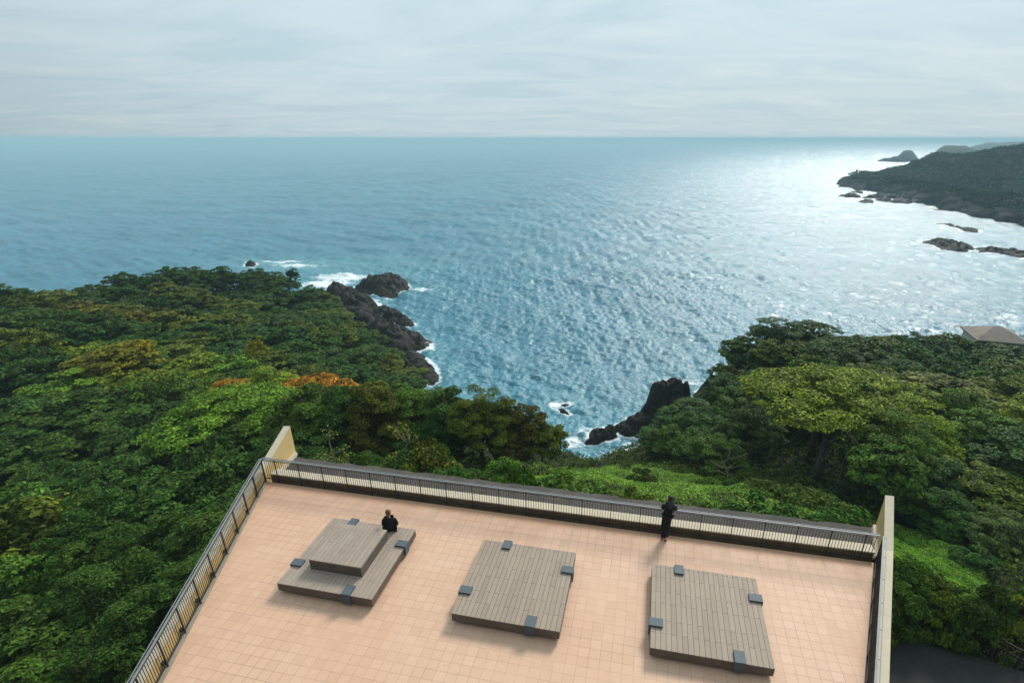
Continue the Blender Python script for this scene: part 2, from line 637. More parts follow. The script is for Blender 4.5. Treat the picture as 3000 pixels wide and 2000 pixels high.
# railings
def railing(name, a, b, n, label, top=1.06, base=-0.05, first=0.0, brace=None, step=None):
    """a,b: (u,v) ends; posts at first + i*step along it"""
    root = empty(name, TLOC, TROT)
    tag(root, label, 'railing')
    A, B = Vector((a[0], a[1], 0)), Vector((b[0], b[1], 0))
    d = (B - A).normalized()
    L = (B - A).length
    nrm = Vector((-d.y, d.x, 0))
    mb = MB()
    mb.bar(A + Vector((0, 0, top)), B + Vector((0, 0, top)), 0.055, 0.032)
    mb.build('handrail', M_RAIL, root, False, 0.005)
    mb = MB()
    mb.bar(A + nrm * 0.09 + Vector((0, 0, top - .005)), B + nrm * 0.09 + Vector((0, 0, top - .005)), 0.022, 0.022)
    mb.build('outer_rail', M_RAIL, root)
    mb = MB()
    mb.bar(A + Vector((0, 0, top - .075)), B + Vector((0, 0, top - .075)), 0.022, 0.022)
    mb.build('upper_rail', M_STEEL, root)
    mb = MB()
    mb.bar(A + Vector((0, 0, .13)), B + Vector((0, 0, .13)), 0.03, 0.03)
    mb.build('bottom_rail', M_STEEL, root)
    ts = []
    t = first
    while t < L - 0.05:
        ts.append(t)
        t += step
    post_me = None
    for t in ts:
        mb = MB()
        p = A + d * t
        mb.bar(p + Vector((0, 0, base)), p + Vector((0, 0, top - .017)), 0.045, 0.028, up=d)
        po = mb.build('post', M_STEEL, root)
        if brace is not None:
            mb = MB()
            q = p + nrm * brace
            mb.bar(p + nrm * .024 * (1 if brace > 0 else -1) + Vector((0, 0, .21)), q + Vector((0, 0, .17)), 0.05, 0.05)
            mb.box(q.x - .05, q.x + .05, q.y - .05, q.y + .05, .12, .22)
            mb.build('brace', M_STEEL, po)
        mb = MB()
        mb.bar(p + nrm * .028 + Vector((0, 0, top - .0)), p + nrm * .085 + Vector((0, 0, top - .003)), 0.02, 0.016)
        mb.build('rail_bracket', M_RAIL, po)
    edges = ([0.0] if ts[0] > .2 else []) + ts + [L]
    for t0, t1 in zip(edges[:-1], edges[1:]):
        k = max(2, round((t1 - t0) / 0.097))
        mb = MB()
        for i in range(1, k):
            p = A + d * (t0 + (t1 - t0) * i / k)
            mb.bar(p + Vector((0, 0, .146)), p + Vector((0, 0, top - .087)), 0.014, 0.014, up=d)
        mb.build('baluster_panel', M_STEEL, root)
    return root


VR = 15.725
railing('terrace_railing', (uL(VR) - .06, VR), (8.06, VR), 22, 'long dark baluster railing along the sea side of the terrace', first=0.55, step=1.038)
railing('terrace_railing', (uL(V0) - .09, V0), (uL(VR) - .06, VR), 18, 'dark baluster railing running down the left side of the terrace', first=(17.73 - 14.98) % 1.07 + 0.02, step=1.07, brace=0.085)
railing('terrace_railing', (uR(VR) + .045, VR), (uR(V0) + .045, V0), 18, 'dark baluster railing in the shade of the right terrace wall', first=0.06, step=1.045, brace=0.10)


# deck platforms
def bracket(parent, cx, cy, dirx, diry, w=0.28, reach=0.33):
    mb = MB()
    # plate on top, runs inwards from the edge point (cx, cy); (dirx, diry) points outwards
    ox, oy = dirx, diry
    tx, ty = -oy, ox
    def pt(a, b, z):
        return (cx + ox * a + tx * b, cy + oy * a + ty * b, z)
    h = w / 2
    mb.hexa([pt(-reach, -h, .425), pt(.05, -h, .425), pt(.05, h, .425), pt(-reach, h, .425)],
            [pt(-reach, -h, .468), pt(.05, -h, .468), pt(.05, h, .468), pt(-reach, h, .468)])
    mb.hexa([pt(.012, -h, .10), pt(.05, -h, .10), pt(.05, h, .10), pt(.012, h, .10)],
            [pt(.012, -h, .425), pt(.05, -h, .425), pt(.05, h, .425), pt(.012, h, .425)])
    mb.hexa([pt(-reach + .02, -h + .02, .402), pt(-.02, -h + .02, .402), pt(-.02, h - .02, .402), pt(-reach + .02, h - .02, .402)],
            [pt(-reach + .02, -h + .02, .4245), pt(-.02, -h + .02, .4245), pt(-.02, h - .02, .4245), pt(-reach + .02, h - .02, .4245)])
    b = mb.build('metal_bracket', M_PLATE, parent)
    return b


def platform(u0, label, mat, brk, box=None):
    v0, v1 = 10.50, 13.68
    u1 = u0 + 3.155
    w, hgt = u1 - u0, v1 - v0
    ctr = from_uv((u0 + u1) / 2, (v0 + v1) / 2)
    root = empty('deck_platform', (ctr[0], ctr[1], FLOOR), TROT)
    tag(root, label, 'deck platform', 'wooden deck platforms on the terrace')
    a, b = w / 2, hgt / 2
    m = MB()
    m.box(-a, a, -b, b, 0.372, 0.40)
    m.build('board_top', mat, root, False, 0.003)
    m = MB()
    for (x0, x1, y0, y1) in ((-a + .004, a - .004, -b + .004, -b + .03), (-a + .004, a - .004, b - .03, b - .004), (-a + .004, -a + .03, -b + .031, b - .031), (a - .03, a - .004, -b + .031, b - .031)):
        m.box(x0, x1, y0, y1, 0.115, 0.371)
    m.build('fascia', M_FASCIA, root)
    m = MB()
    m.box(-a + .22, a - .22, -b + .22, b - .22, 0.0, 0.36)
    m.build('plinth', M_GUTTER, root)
    for (side, pos) in brk:
        if side == 'N':
            bracket(root, pos - (u0 + u1) / 2, b, 0, 1)
        elif side == 'S':
            bracket(root, pos - (u0 + u1) / 2, -b, 0, -1)
        elif side == 'E':
            bracket(root, a, pos - (v0 + v1) / 2, 1, 0)
        else:
            bracket(root, -a, pos - (v0 + v1) / 2, -1, 0)
    if box:
        bu0, bu1, bv0, bv1 = [q - (u0 + u1) / 2 for q in box[:2]] + [q - (v0 + v1) / 2 for q in box[2:4]]
        m = MB()
        m.box(bu0, bu1, bv0, bv1, 0.4015, 0.755)
        o = m.build('raised_step', M_FASCIA, root)
        m = MB()
        m.box(bu0 - .012, bu1 + .012, bv0 - .012, bv1 + .012, 0.757, 0.80)
        m.build('step_top', mat, o, False, 0.004)
    return root


platform(-10.39, 'two-tier worn wooden deck platform with a raised square step, a woman sitting on its edge', M_DECKOLD,
         [('N', -9.54), ('E', 12.87), ('W', 11.38), ('S', -8.07)], (-9.71, -7.94, 11.25, 13.01))
platform(-4.755, 'single-tier wooden deck platform in the middle of the terrace between two others', M_DECK,
         [('N', -3.90), ('E', 12.82), ('W', 11.38), ('S', -2.44)])
platform(0.865, 'single-tier wooden deck platform nearest the right terrace wall', M_DECK,
         [('N', 1.70), ('E', 12.82), ('W', 11.33), ('S', 3.16)])


# ------------------------------------------------------------------ people
def skin(name, nodes, edges, mat, parent=None, root=None, sub=2):
    me = bpy.data.meshes.new(name)
    keys = list(nodes)
    if root:
        keys.remove(root)
        keys.insert(0, root)
    ix = {k: i for i, k in enumerate(keys)}
    me.from_pydata([nodes[k][0] for k in keys], [(ix[a], ix[b]) for a, b in edges], [])
    o = bpy.data.objects.new(name, me)
    COL.objects.link(o)
    md = o.modifiers.new('s', 'SKIN')
    md.use_smooth_shade = True
    md.branch_smoothing = 0.6
    sv = me.skin_vertices[0].data
    for i, k in enumerate(keys):
        r = nodes[k][1]
        sv[i].radius = r if isinstance(r, tuple) else (r, r)
        sv[i].use_root = (i == 0)
    ss = o.modifiers.new('u', 'SUBSURF')
    ss.levels = ss.render_levels = sub
    dg = bpy.context.evaluated_depsgraph_get()
    nm = bpy.data.meshes.new_from_object(o.evaluated_get(dg))
    bpy.data.objects.remove(o)
    nm.name = name
    nm.materials.clear()
    nm.materials.append(mat)
    nm.polygons.foreach_set('use_smooth', np.full(len(nm.polygons), True))
    return obj(name, nm, parent)


def ball(name, c, r, mat, parent, seed=0, amp=0.0, seg=20):
    bm = bmesh.new()
    bmesh.ops.create_uvsphere(bm, u_segments=seg, v_segments=seg // 2 + 2, radius=1.0)
    for v in bm.verts:
        k = 1 + amp * math.sin(v.co.x * 9 + seed) * math.sin(v.co.z * 3)
        v.co = Vector((c[0] + v.co.x * r[0] * k, c[1] + v.co.y * r[1] * k, c[2] + v.co.z * r[2]))
    me = bpy.data.meshes.new(name)
    bm.to_mesh(me)
    bm.free()
    me.polygons.foreach_set('use_smooth', np.full(len(me.polygons), True))
    me.materials.append(mat)
    return obj(name, me, parent)


def hand_nodes(N, E, tag_, wrist, palm, fwd, side, thumb):
    """palm box then five finger chains; fwd = finger direction, side = across the palm, thumb = thumb side"""
    W, Pm, F, S, T = [Vector(x) for x in (wrist, palm, fwd, side, thumb)]
    F.normalize()
    S.normalize()
    T.normalize()
    dn = Vector((0, 0, -1))
    N[tag_ + 'palm'] = (tuple(Pm), (0.026, 0.018))
    E.append((tag_ + 'wrist', tag_ + 'palm'))
    for i, (o, ln) in enumerate(((-0.03, .062), (-0.01, .075), (0.011, .08), (0.031, .072))):
        b = Pm + S * o + F * 0.03
        N[f'{tag_}f{i}a'] = (tuple(b), 0.0095)
        N[f'{tag_}f{i}b'] = (tuple(b + F * ln * .5 + dn * .012), 0.0085)
        N[f'{tag_}f{i}c'] = (tuple(b + F * ln * .85 + dn * .035), 0.0075)
        E += [(tag_ + 'palm', f'{tag_}f{i}a'), (f'{tag_}f{i}a', f'{tag_}f{i}b'), (f'{tag_}f{i}b', f'{tag_}f{i}c')]
    b = Pm + T * 0.032 - F * 0.008
    N[tag_ + 'ta'] = (tuple(b), 0.011)
    N[tag_ + 'tb'] = (tuple(b + T * .022 + F * .03), 0.009)
    E += [(tag_ + 'palm', tag_ + 'ta'), (tag_ + 'ta', tag_ + 'tb')]


def person(loc, J, label, hair, long_hair, skirt, turn=0.0, slim=1.0):
    """J: joints in terrace-aligned metres, +y is the direction faced"""
    p = from_uv(*loc[:2])
    root = empty('person', (p[0], p[1], FLOOR + loc[2]), TROT + turn)
    tag(root, label, 'person')
    N, E = {}, []
    def put(k, r):
        N[k] = (J[k], r)
    put('pelvis', (.11, .085)); put('waist', (.09, .07)); put('chest', (.10, .075)); put('neck', .047)
    N['headlow'] = (J['headlow'], (.066, .072)); N['head'] = (J['head'], (.078, .092)); N['crown'] = (J['crown'], (.055, .062))
    h = Vector(J['head'])
    N['nose'] = (tuple(h + Vector((0, .105, -.02))), .010)
    N['ear_a'] = (tuple(h + Vector((-.085, -.01, -.02))), .012)
    N['ear_b'] = (tuple(h + Vector((.085, -.01, -.02))), .012)
    E += [('pelvis', 'waist'), ('waist', 'chest'), ('chest', 'neck'), ('neck', 'headlow'), ('headlow', 'head'), ('head', 'crown'), ('head', 'nose'), ('head', 'ear_a'), ('head', 'ear_b')]
    for s in ('l', 'r'):
        put(s + 'shoulder', .045); put(s + 'elbow', .036); put(s + 'wrist', .026)
        put(s + 'hip', .075); put(s + 'knee', .052); put(s + 'ankle', .036); put(s + 'heel', (.034, .034)); put(s + 'toe', (.034, .022))
        E += [('chest', s + 'shoulder'), (s + 'shoulder', s + 'elbow'), (s + 'elbow', s + 'wrist'), ('pelvis', s + 'hip'), (s + 'hip', s + 'knee'), (s + 'knee', s + 'ankle'), (s + 'ankle', s + 'toe'), (s + 'ankle', s + 'heel')]
        hand_nodes(N, E, s, J[s + 'wrist'], J[s + 'palm'], J[s + 'fwd'], J[s + 'side'], J[s + 'thumb'])
    skin('body', N, E, M_SKIN, root, 'pelvis')
    # jumper
    T, ET = {}, []
    ch_, ne_, wa_, pe_ = [Vector(J[q]) for q in ('chest', 'neck', 'waist', 'pelvis')]
    k_ = slim
    T['hem'] = (tuple(pe_.lerp(wa_, .1)), (.165 * k_, .135))
    T['waist'] = (J['waist'], (.16 * k_, .125))
    T['rib'] = (tuple(wa_.lerp(ch_, .55)), (.175 * k_, .135))
    T['chest'] = (J['chest'], (.185 * k_, .135))
    T['upper'] = (tuple(ch_.lerp(ne_, .45)), (.15 * k_, .115))
    T['collar'] = (tuple(ch_.lerp(ne_, .86)), (.078, .072))
    ET += [('hem', 'waist'), ('waist', 'rib'), ('rib', 'chest'), ('chest', 'upper'), ('upper', 'collar')]
    for s in ('l', 'r'):
        T[s + 'shoulder'] = (J[s + 'shoulder'], .088)
        T[s + 'elbow'] = (J[s + 'elbow'], .062)
        T[s + 'cuff'] = (tuple(Vector(J[s + 'elbow']).lerp(Vector(J[s + 'wrist']), .9)), .046)
        ET += [('upper', s + 'shoulder'), (s + 'shoulder', s + 'elbow'), (s + 'elbow', s + 'cuff')]
    skin('jumper', T, ET, M_BLACK, root, 'chest')
    if skirt:
        kn = (Vector(J['lknee']) + Vector(J['rknee'])) / 2
        an = (Vector(J['lankle']) + Vector(J['rankle'])) / 2
        hp_ = (Vector(J['lhip']) + Vector(J['rhip'])) / 2
        skin('skirt', {'a': (tuple(pe_.lerp(wa_, .5)), (.155, .125)), 'b': (tuple(hp_), (.19, .15)), 'c': (tuple(kn), (.175, .14)), 'd': (tuple(kn.lerp(an, .6)), (.155, .13)), 'e': (tuple(kn.lerp(an, .98)), (.145, .12))},
             [('a', 'b'), ('b', 'c'), ('c', 'd'), ('d', 'e')], M_BLACK2, root, 'b')
    else:
        T, ET = {'pelvis': (J['pelvis'], (.175, .15))}, []
        for s in ('l', 'r'):
            T[s + 'hip'] = (J[s + 'hip'], .115)
            T[s + 'knee'] = (J[s + 'knee'], .09)
            T[s + 'hem'] = (tuple(Vector(J[s + 'knee']).lerp(Vector(J[s + 'ankle']), .95)), .072)
            ET += [('pelvis', s + 'hip'), (s + 'hip', s + 'knee'), (s + 'knee', s + 'hem')]
        skin('trousers', T, ET, M_BLACK2, root, 'pelvis')
    for s in ('l', 'r'):
        a, t, hh = Vector(J[s + 'ankle']), Vector(J[s + 'toe']), Vector(J[s + 'heel'])
        skin('shoe', {'h': (tuple(hh), (.046, .040)), 'm': (tuple(hh.lerp(t, .5) + Vector((0, 0, .01))), (.046, .036)), 't': (tuple(t + (t - hh) * .12), (.044, .030))}, [('h', 'm'), ('m', 't')], M_SHOE, root, 'm')
    hb = Vector(J['head'])
    ball('hair', tuple(hb + Vector((0, -.026, .028))), (.098, .104, .115), hair, root, 1, .03)
    if long_hair:
        n1 = Vector(J['neck'])
        skin('hair_length', {'a': (tuple(hb + Vector((0, -.055, .0))), (.095, .06)), 'b': (tuple(n1 + Vector((0, -.085, .02))), (.10, .05)), 'c': (tuple(n1.lerp(Vector(J['chest']), .9) + Vector((.005, -.15, .02))), (.085, .035))}, [('a', 'b'), ('b', 'c')], hair, root, 'b')
    else:
        n1 = Vector(J['neck'])
        skin('ponytail', {'a': (tuple(hb + Vector((0, -.10, -.04))), .034), 'b': (tuple(hb.lerp(n1, .75) + Vector((.006, -.105, 0))), .030), 'c': (tuple(n1 + Vector((.01, -.09, -.07))), .018)}, [('a', 'b'), ('b', 'c')], hair, root, 'b')
    for sx in (-.032, .032):
        ball('eye', tuple(hb + Vector((sx, .086, -.002))), (.012, .008, .009), M_EYE, root, 0, 0, 8)
    return root


# woman sitting on the far edge of the two-tier platform, facing the sea
sit = dict(
    pelvis=(0, 0, .125), waist=(0.0, .0, .27), chest=(0.005, .03, .45), neck=(0.0, .055, .605), headlow=(-.005, .085, .685), head=(-.005, .10, .745), crown=(-.005, .095, .81),
    lshoulder=(-.175, .04, .525), lelbow=(-.225, .06, .265), lwrist=(-.10, .26, .20), lpalm=(-.055, .33, .19), lfwd=(.6, .8, 0), lside=(.8, -.6, 0), lthumb=(.3, .2, .9),
    rshoulder=(.18, .035, .52), relbow=(.255, .03, .265), rwrist=(.15, .24, .20), rpalm=(.105, .31, .19), rfwd=(-.6, .8, 0), rside=(.8, .6, 0), rthumb=(-.3, .2, .9),
    lhip=(-.09, .08, .11), lknee=(-.10, .45, .115), lankle=(-.09, .42, -.30), lheel=(-.09, .38, -.345), ltoe=(-.10, .56, -.36),
    rhip=(.09, .08, .11), rknee=(.09, .47, .115), rankle=(.07, .43, -.30), rheel=(.07, .39, -.345), rtoe=(.08, .57, -.36))
person((-8.04, 13.40, .40), sit, 'person in a black long-sleeved top with ginger ponytail sitting on the two-tier platform edge', M_GINGER, False, False, R(20))
# woman leaning on the railing
sta = dict(
    pelvis=(0, .0, .90), waist=(.02, .03, 1.04), chest=(.045, .12, 1.245), neck=(.065, .215, 1.385), headlow=(.07, .265, 1.455), head=(.07, .285, 1.515), crown=(.07, .285, 1.585),
    lshoulder=(-.125, .135, 1.32), lelbow=(-.19, .24, 1.125), lwrist=(-.02, .36, 1.115), lpalm=(.045, .40, 1.115), lfwd=(.9, .4, 0), lside=(-.4, .9, 0), lthumb=(.2, -.6, .5),
    rshoulder=(.215, .135, 1.315), relbow=(.30, .235, 1.125), rwrist=(.15, .36, 1.115), rpalm=(.09, .405, 1.14), rfwd=(-.9, .4, 0), rside=(.4, .9, 0), rthumb=(-.2, -.6, .5),
    lhip=(-.085, 0, .86), lknee=(-.085, .03, .47), lankle=(-.08, -.03, .085), lheel=(-.08, -.07, .04), ltoe=(-.09, .12, .028),
    rhip=(.085, .0, .86), rknee=(.07, .0, .47), rankle=(.03, -.14, .085), rheel=(.03, -.185, .04), rtoe=(.035, .0, .028))
person((1.30, 15.46, 0.0), sta, 'person dressed all in black with long dark hair leaning on the sea-side railing', M_DARKHAIR, True, True, 0.0, .92)

# ------------------------------------------------------------------ land: canopy and ground from control points
# (px, py, canopy height above the sea, tree height there)
CT = [
    (-250, 2000, 25.5, 6), (-250, 1400, 23, 6), (-250, 1100, 21, 6), (-250, 940, 20, 6),
    (0, 2000, 26, 6), (0, 1700, 25, 6), (0, 1400, 23.5, 6), (0, 1200, 21.5, 6), (0, 1050, 20, 6), (0, 950, 19.5, 6), (0, 890, 20, 6),
    (250, 2000, 26, 5.5), (250, 1700, 25.5, 6), (250, 1400, 23.5, 6), (250, 1200, 21.5, 6), (250, 1060, 19, 6), (250, 960, 17, 6), (250, 900, 18, 5),
    (420, 2000, 25.5, 4.5), (480, 1700, 25.5, 5), (500, 1400, 24, 6), (520, 1250, 22, 6), (520, 1160, 20, 6), (520, 1060, 17, 6), (520, 980, 13.5, 5), (520, 905, 11.5, 5), (540, 830, 15.5, 5.5), (400, 890, 14.5, 5), (300, 905, 18.5, 5.5),
    (740, 1380, 25.0, 6), (760, 1250, 23.0, 6), (750, 1150, 20.0, 6), (750, 1080, 16.5, 6), (750, 1000, 14, 6), (800, 912, 13.5, 6), (920, 945, 11, 5.5), (640, 890, 8.0, 5), (720, 850, 10.5, 5.5), (820, 862, 9, 5),
    (900, 1130, 24, 6), (900, 1080, 16, 6), (900, 1000, 11.5, 6), (910, 900, 8.5, 5),
    (928, 850, 6.0, 3.6), (1008, 900, 5.0, 3.2), (1093, 962, 4.6, 3.2), (1146, 1006, 4.4, 3.2), (1213, 1074, 4.2, 3.2), (1258, 1120, 4.0, 3.2),
    (1000, 960, 8.0, 4.5), (1060, 1040, 9.5, 5), (1150, 1080, 6.5, 4),
    (1050, 1115, 26.5, 7), (1200, 1130, 26.5, 7), (1350, 1140, 26.5, 7), (1480, 1180, 25.5, 6.5), (1600, 1230, 24.5, 5.5), (1680, 1290, 22.5, 3),
    (960, 1345, 26.8, 1.6), (1200, 1375, 27.2, 1.2), (1400, 1405, 28.2, 1.0), (1550, 1350, 25.5, 2.0), (1700, 1435, 29.0, .7), (1720, 1370, 26.5, 1.2), (2000, 1480, 29.4, .6), (2300, 1515, 29.6, .6), (2500, 1540, 29.4, .8),
    (1250, 1300, 25.5, 4), (1450, 1310, 25.5, 3.5),
    (1715, 1312, 20.5, 2), (1780, 1300, 18, 2.5), (1860, 1300, 17.5, 3.2), (1950, 1345, 23.5, 4), (1951, 1290, 15, 4.2), (2050, 1250, 17, 5),
    (1780, 1284, 8.5, 2.6), (1850, 1262, 7.5, 3.2), (1951, 1256, 7.5, 3.5), (2040, 1196, 8.0, 4), (2078, 1146, 8.5, 4.5), (2110, 1108, 10, 5), (2145, 1066, 12.5, 6),
    (2200, 1210, 21, 6), (2200, 1110, 17.5, 6), (2430, 1130, 24.5, 7.5), (2450, 1050, 20, 6), (2450, 1000, 19, 6), (2600, 1020, 18, 6), (2750, 1020, 17, 6), (2900, 1045, 16, 6), (3050, 1060, 15.5, 6), (3300, 1060, 15.5, 6),
    (2200, 1390, 26.5, 1.5), (2400, 1400, 26.5, 2.0), (2500, 1470, 28.2, 1.5),
    (2700, 1110, 20, 6), (2700, 1260, 23, 6), (2700, 1400, 25, 6), (2660, 1520, 27.2, 2.5), (2900, 1110, 20, 6), (2900, 1260, 23, 6), (2900, 1450, 25.5, 5), (2920, 1600, 26.8, 4), (3150, 1300, 24, 6), (3150, 1600, 27, 5),
    (2700, 1640, 26.3, .5), (2800, 1700, 26.0, .6), (2720, 1790, 25.0, 1.0), (2900, 1830, 24.8, .8), (2700, 1950, 23.6, 0), (2950, 1960, 23.6, 0), (2700, 2150, 23.6, 0), (3200, 2000, 23.8, 0)]
# crests: (px, py, distance, tree height); the land falls away behind them
CREST = [(-250, 815, 98, 6), (0, 826, 100, 6), (45, 833, 101, 6), (134, 858, 104, 6), (187, 857, 106, 6), (241, 842, 110, 6), (286, 832, 114, 6), (350, 806, 120, 6), (402, 812, 124, 6), (464, 806, 128, 6), (500, 782, 132, 6), (580, 778, 138, 6), (723, 783, 146, 5.5), (835, 793, 148, 5), (900, 826, 146, 4.5),
         (2145, 1060, 62, 6), (2200, 1000, 72, 6), (2240, 972, 76, 6.5), (2300, 950, 78, 7), (2441, 955, 77, 6.5), (2500, 980, 78, 6), (2588, 972, 80, 6), (2709, 974, 84, 6), (2803, 974, 84, 6), (2870, 994, 83, 6), (3000, 1006, 80, 6), (3300, 1006, 78, 6)]
HIDDEN = [(1560, 47, 13, 3), (1560, 56, 6, 2), (1640, 46, 14, 3), (1640, 54, 6, 2), (1700, 46, 12, 2), (1700, 54, 5, 2), (1760, 50, 13, 2.5), (1400, 52, 14, 4), (1400, 64, 6, 3), (1250, 54, 15, 4), (1250, 70, 6, 3), (1100, 56, 15.5, 4), (1000, 58, 16, 5)]
pts, vals = [], []


def xy_at(px, Y, py=700):
    d = ray(px, py)
    return (d[0] / d[1] * Y, Y)


for px, py, z, h in CT:
    pts.append(at(px, py, z)[:2])
    vals.append((z, h))
for px, py, Y, h in CREST:
    X, _, Z = at_y(px, py, Y)
    pts.append((X, Y))
    vals.append((Z, h))
    x2, _, _ = at_y(px, py, Y + 16)
    pts.append((x2, Y + 16))
    vals.append((Z - 9.5, h - 1))
for px, Y, z, h in HIDDEN:
    pts.append(xy_at(px, Y, 1200))
    vals.append((z, h))
pts += [(0, -40), (-70, -40), (70, -40)]
vals += [(25, 1), (25, 3), (24, 1)]
LAND = RBF(pts, vals)

SHORE = [xy_at(a, b) for a, b in [(-420, 122), (-200, 124), (0, 126), (190, 132), (350, 146), (500, 158), (600, 164), (720, 170), (835, 168)]]
SHORE += [at(a, b, 3.5)[:2] for a, b in [(905, 832), (928, 850), (1008, 898), (1093, 960), (1146, 1004), (1213, 1072), (1258, 1116)]]
SHORE += [at(a, b, 0)[:2] for a, b in [(1340, 1200), (1440, 1250), (1560, 1300), (1690, 1335)]]
SHORE += [at(a, b, 3.0)[:2] for a, b in [(1745, 1305), (1790, 1278), (1850, 1256), (1951, 1250), (2040, 1186), (2078, 1136), (2105, 1098)]]
SHORE += [xy_at(a, b) for a, b in [(2125, 76), (2170, 88), (2250, 98), (2400, 102), (2700, 108), (3000, 106), (3400, 104)]]
SHORE += [(190, 40), (190, -80), (-230, -80), (-230, 60)]
PATH = [at(a, b, 23.6)[:2] for a, b in [(2590, 1885), (2680, 1882), (2800, 1905), (2900, 1935), (3060, 1985), (3200, 2060), (3200, 2300), (2560, 2300)]]
FOOT = [from_uv(u, v) for u, v in ((uL(V0) - 1, V0 - 6), (uR(V0) + 0.6, V0 - 6), (uR(8) + .5, 8), (9.4, 16.2), (9.5, 18.0), (-15.6, 18.0), (-15.4, 16.2), (uL(8) - .8, 8))]


def ground(x, y):
    x, y = np.asarray(x, float), np.asarray(y, float)
    z, h = LAND(x, y)
    h = np.clip(h, 0, 9)
    g = z - h
    d = poly_dist(x, y, SHORE)
    s = np.clip(d / 9.0, 0, 1)
    g = np.where(d > 0, np.maximum(g, 0.8) * s ** 0.7, np.maximum(d * 0.6, -8.0))
    g = g + (fbm(x * .35, y * .35, 5, 4) - .5) * 0.9 * np.clip(d / 5, 0, 1)
    fp = poly_dist(x, y, FOOT)
    g = np.where(fp > -0.1, np.minimum(g, FLOOR - 1.2 - 0.4 * np.clip(fp, 0, 10)), g)
    g = np.where(fp > -6, np.minimum(g, FLOOR - 0.75), g)
    pd = poly_dist(x, y, PATH)
    k = np.clip((pd + 2.8) / 1.2, 0, 1)
    return g * (1 - k) + 23.57 * k


gx = np.arange(-225, 186, 1.5)
gy = np.arange(-60, 262, 1.5)
GX, GY = np.meshgrid(gx, gy)
GZ = ground(GX, GY)
nx, ny = len(gx), len(gy)
idx = np.arange(nx * ny).reshape(ny, nx)
F = np.stack([idx[:-1, :-1], idx[:-1, 1:], idx[1:, 1:], idx[1:, :-1]], -1).reshape(-1, 4)
zf = GZ.ravel()
F = F[(zf[F] > -7).any(1)]
k = NT('woodland_soil')
co = k.coord()
n = k.noise(.5, 8, .65, co)
M_SOIL = k.base(k.ramp(n, [(.3, (0.008, 0.012, 0.005)), (.55, (0.018, 0.022, 0.009)), (.75, (0.036, 0.030, 0.014))]), .95, .2, 0, k.bump(k.noise(3, 8, .7, co), .8, .15))
tag(obj('hillside', mesh_np('hillside', np.stack([GX.ravel(), GY.ravel(), zf], 1), F, M_SOIL, True)), kind='structure')

m = MB()
m.prism(PATH, 23.0, 23.6)
tag(m.build('path', M_ASPHALT), kind='structure')


# ------------------------------------------------------------------ leaves, trees, shrubs
def leaves_np(P, N, size, shade, aspect=0.52, r=rng):
    n = len(P)
    A = r.normal(size=(n, 3))
    T = A - (A * N).sum(1, keepdims=True) * N
    T /= np.linalg.norm(T, axis=1, keepdims=True) + 1e-9
    B = np.cross(N, T)
    s = size[:, None]
    droop = N * s * 0.12
    V = np.empty((n, 4, 3))
    V[:, 0] = P - T * s * .5 - droop
    V[:, 1] = P + B * s * aspect * .5
    V[:, 2] = P + T * s * .5 - droop
    V[:, 3] = P - B * s * aspect * .5
    F = np.arange(n * 4).reshape(n, 4)
    return V.reshape(-1, 3), F, np.repeat(shade, 4)


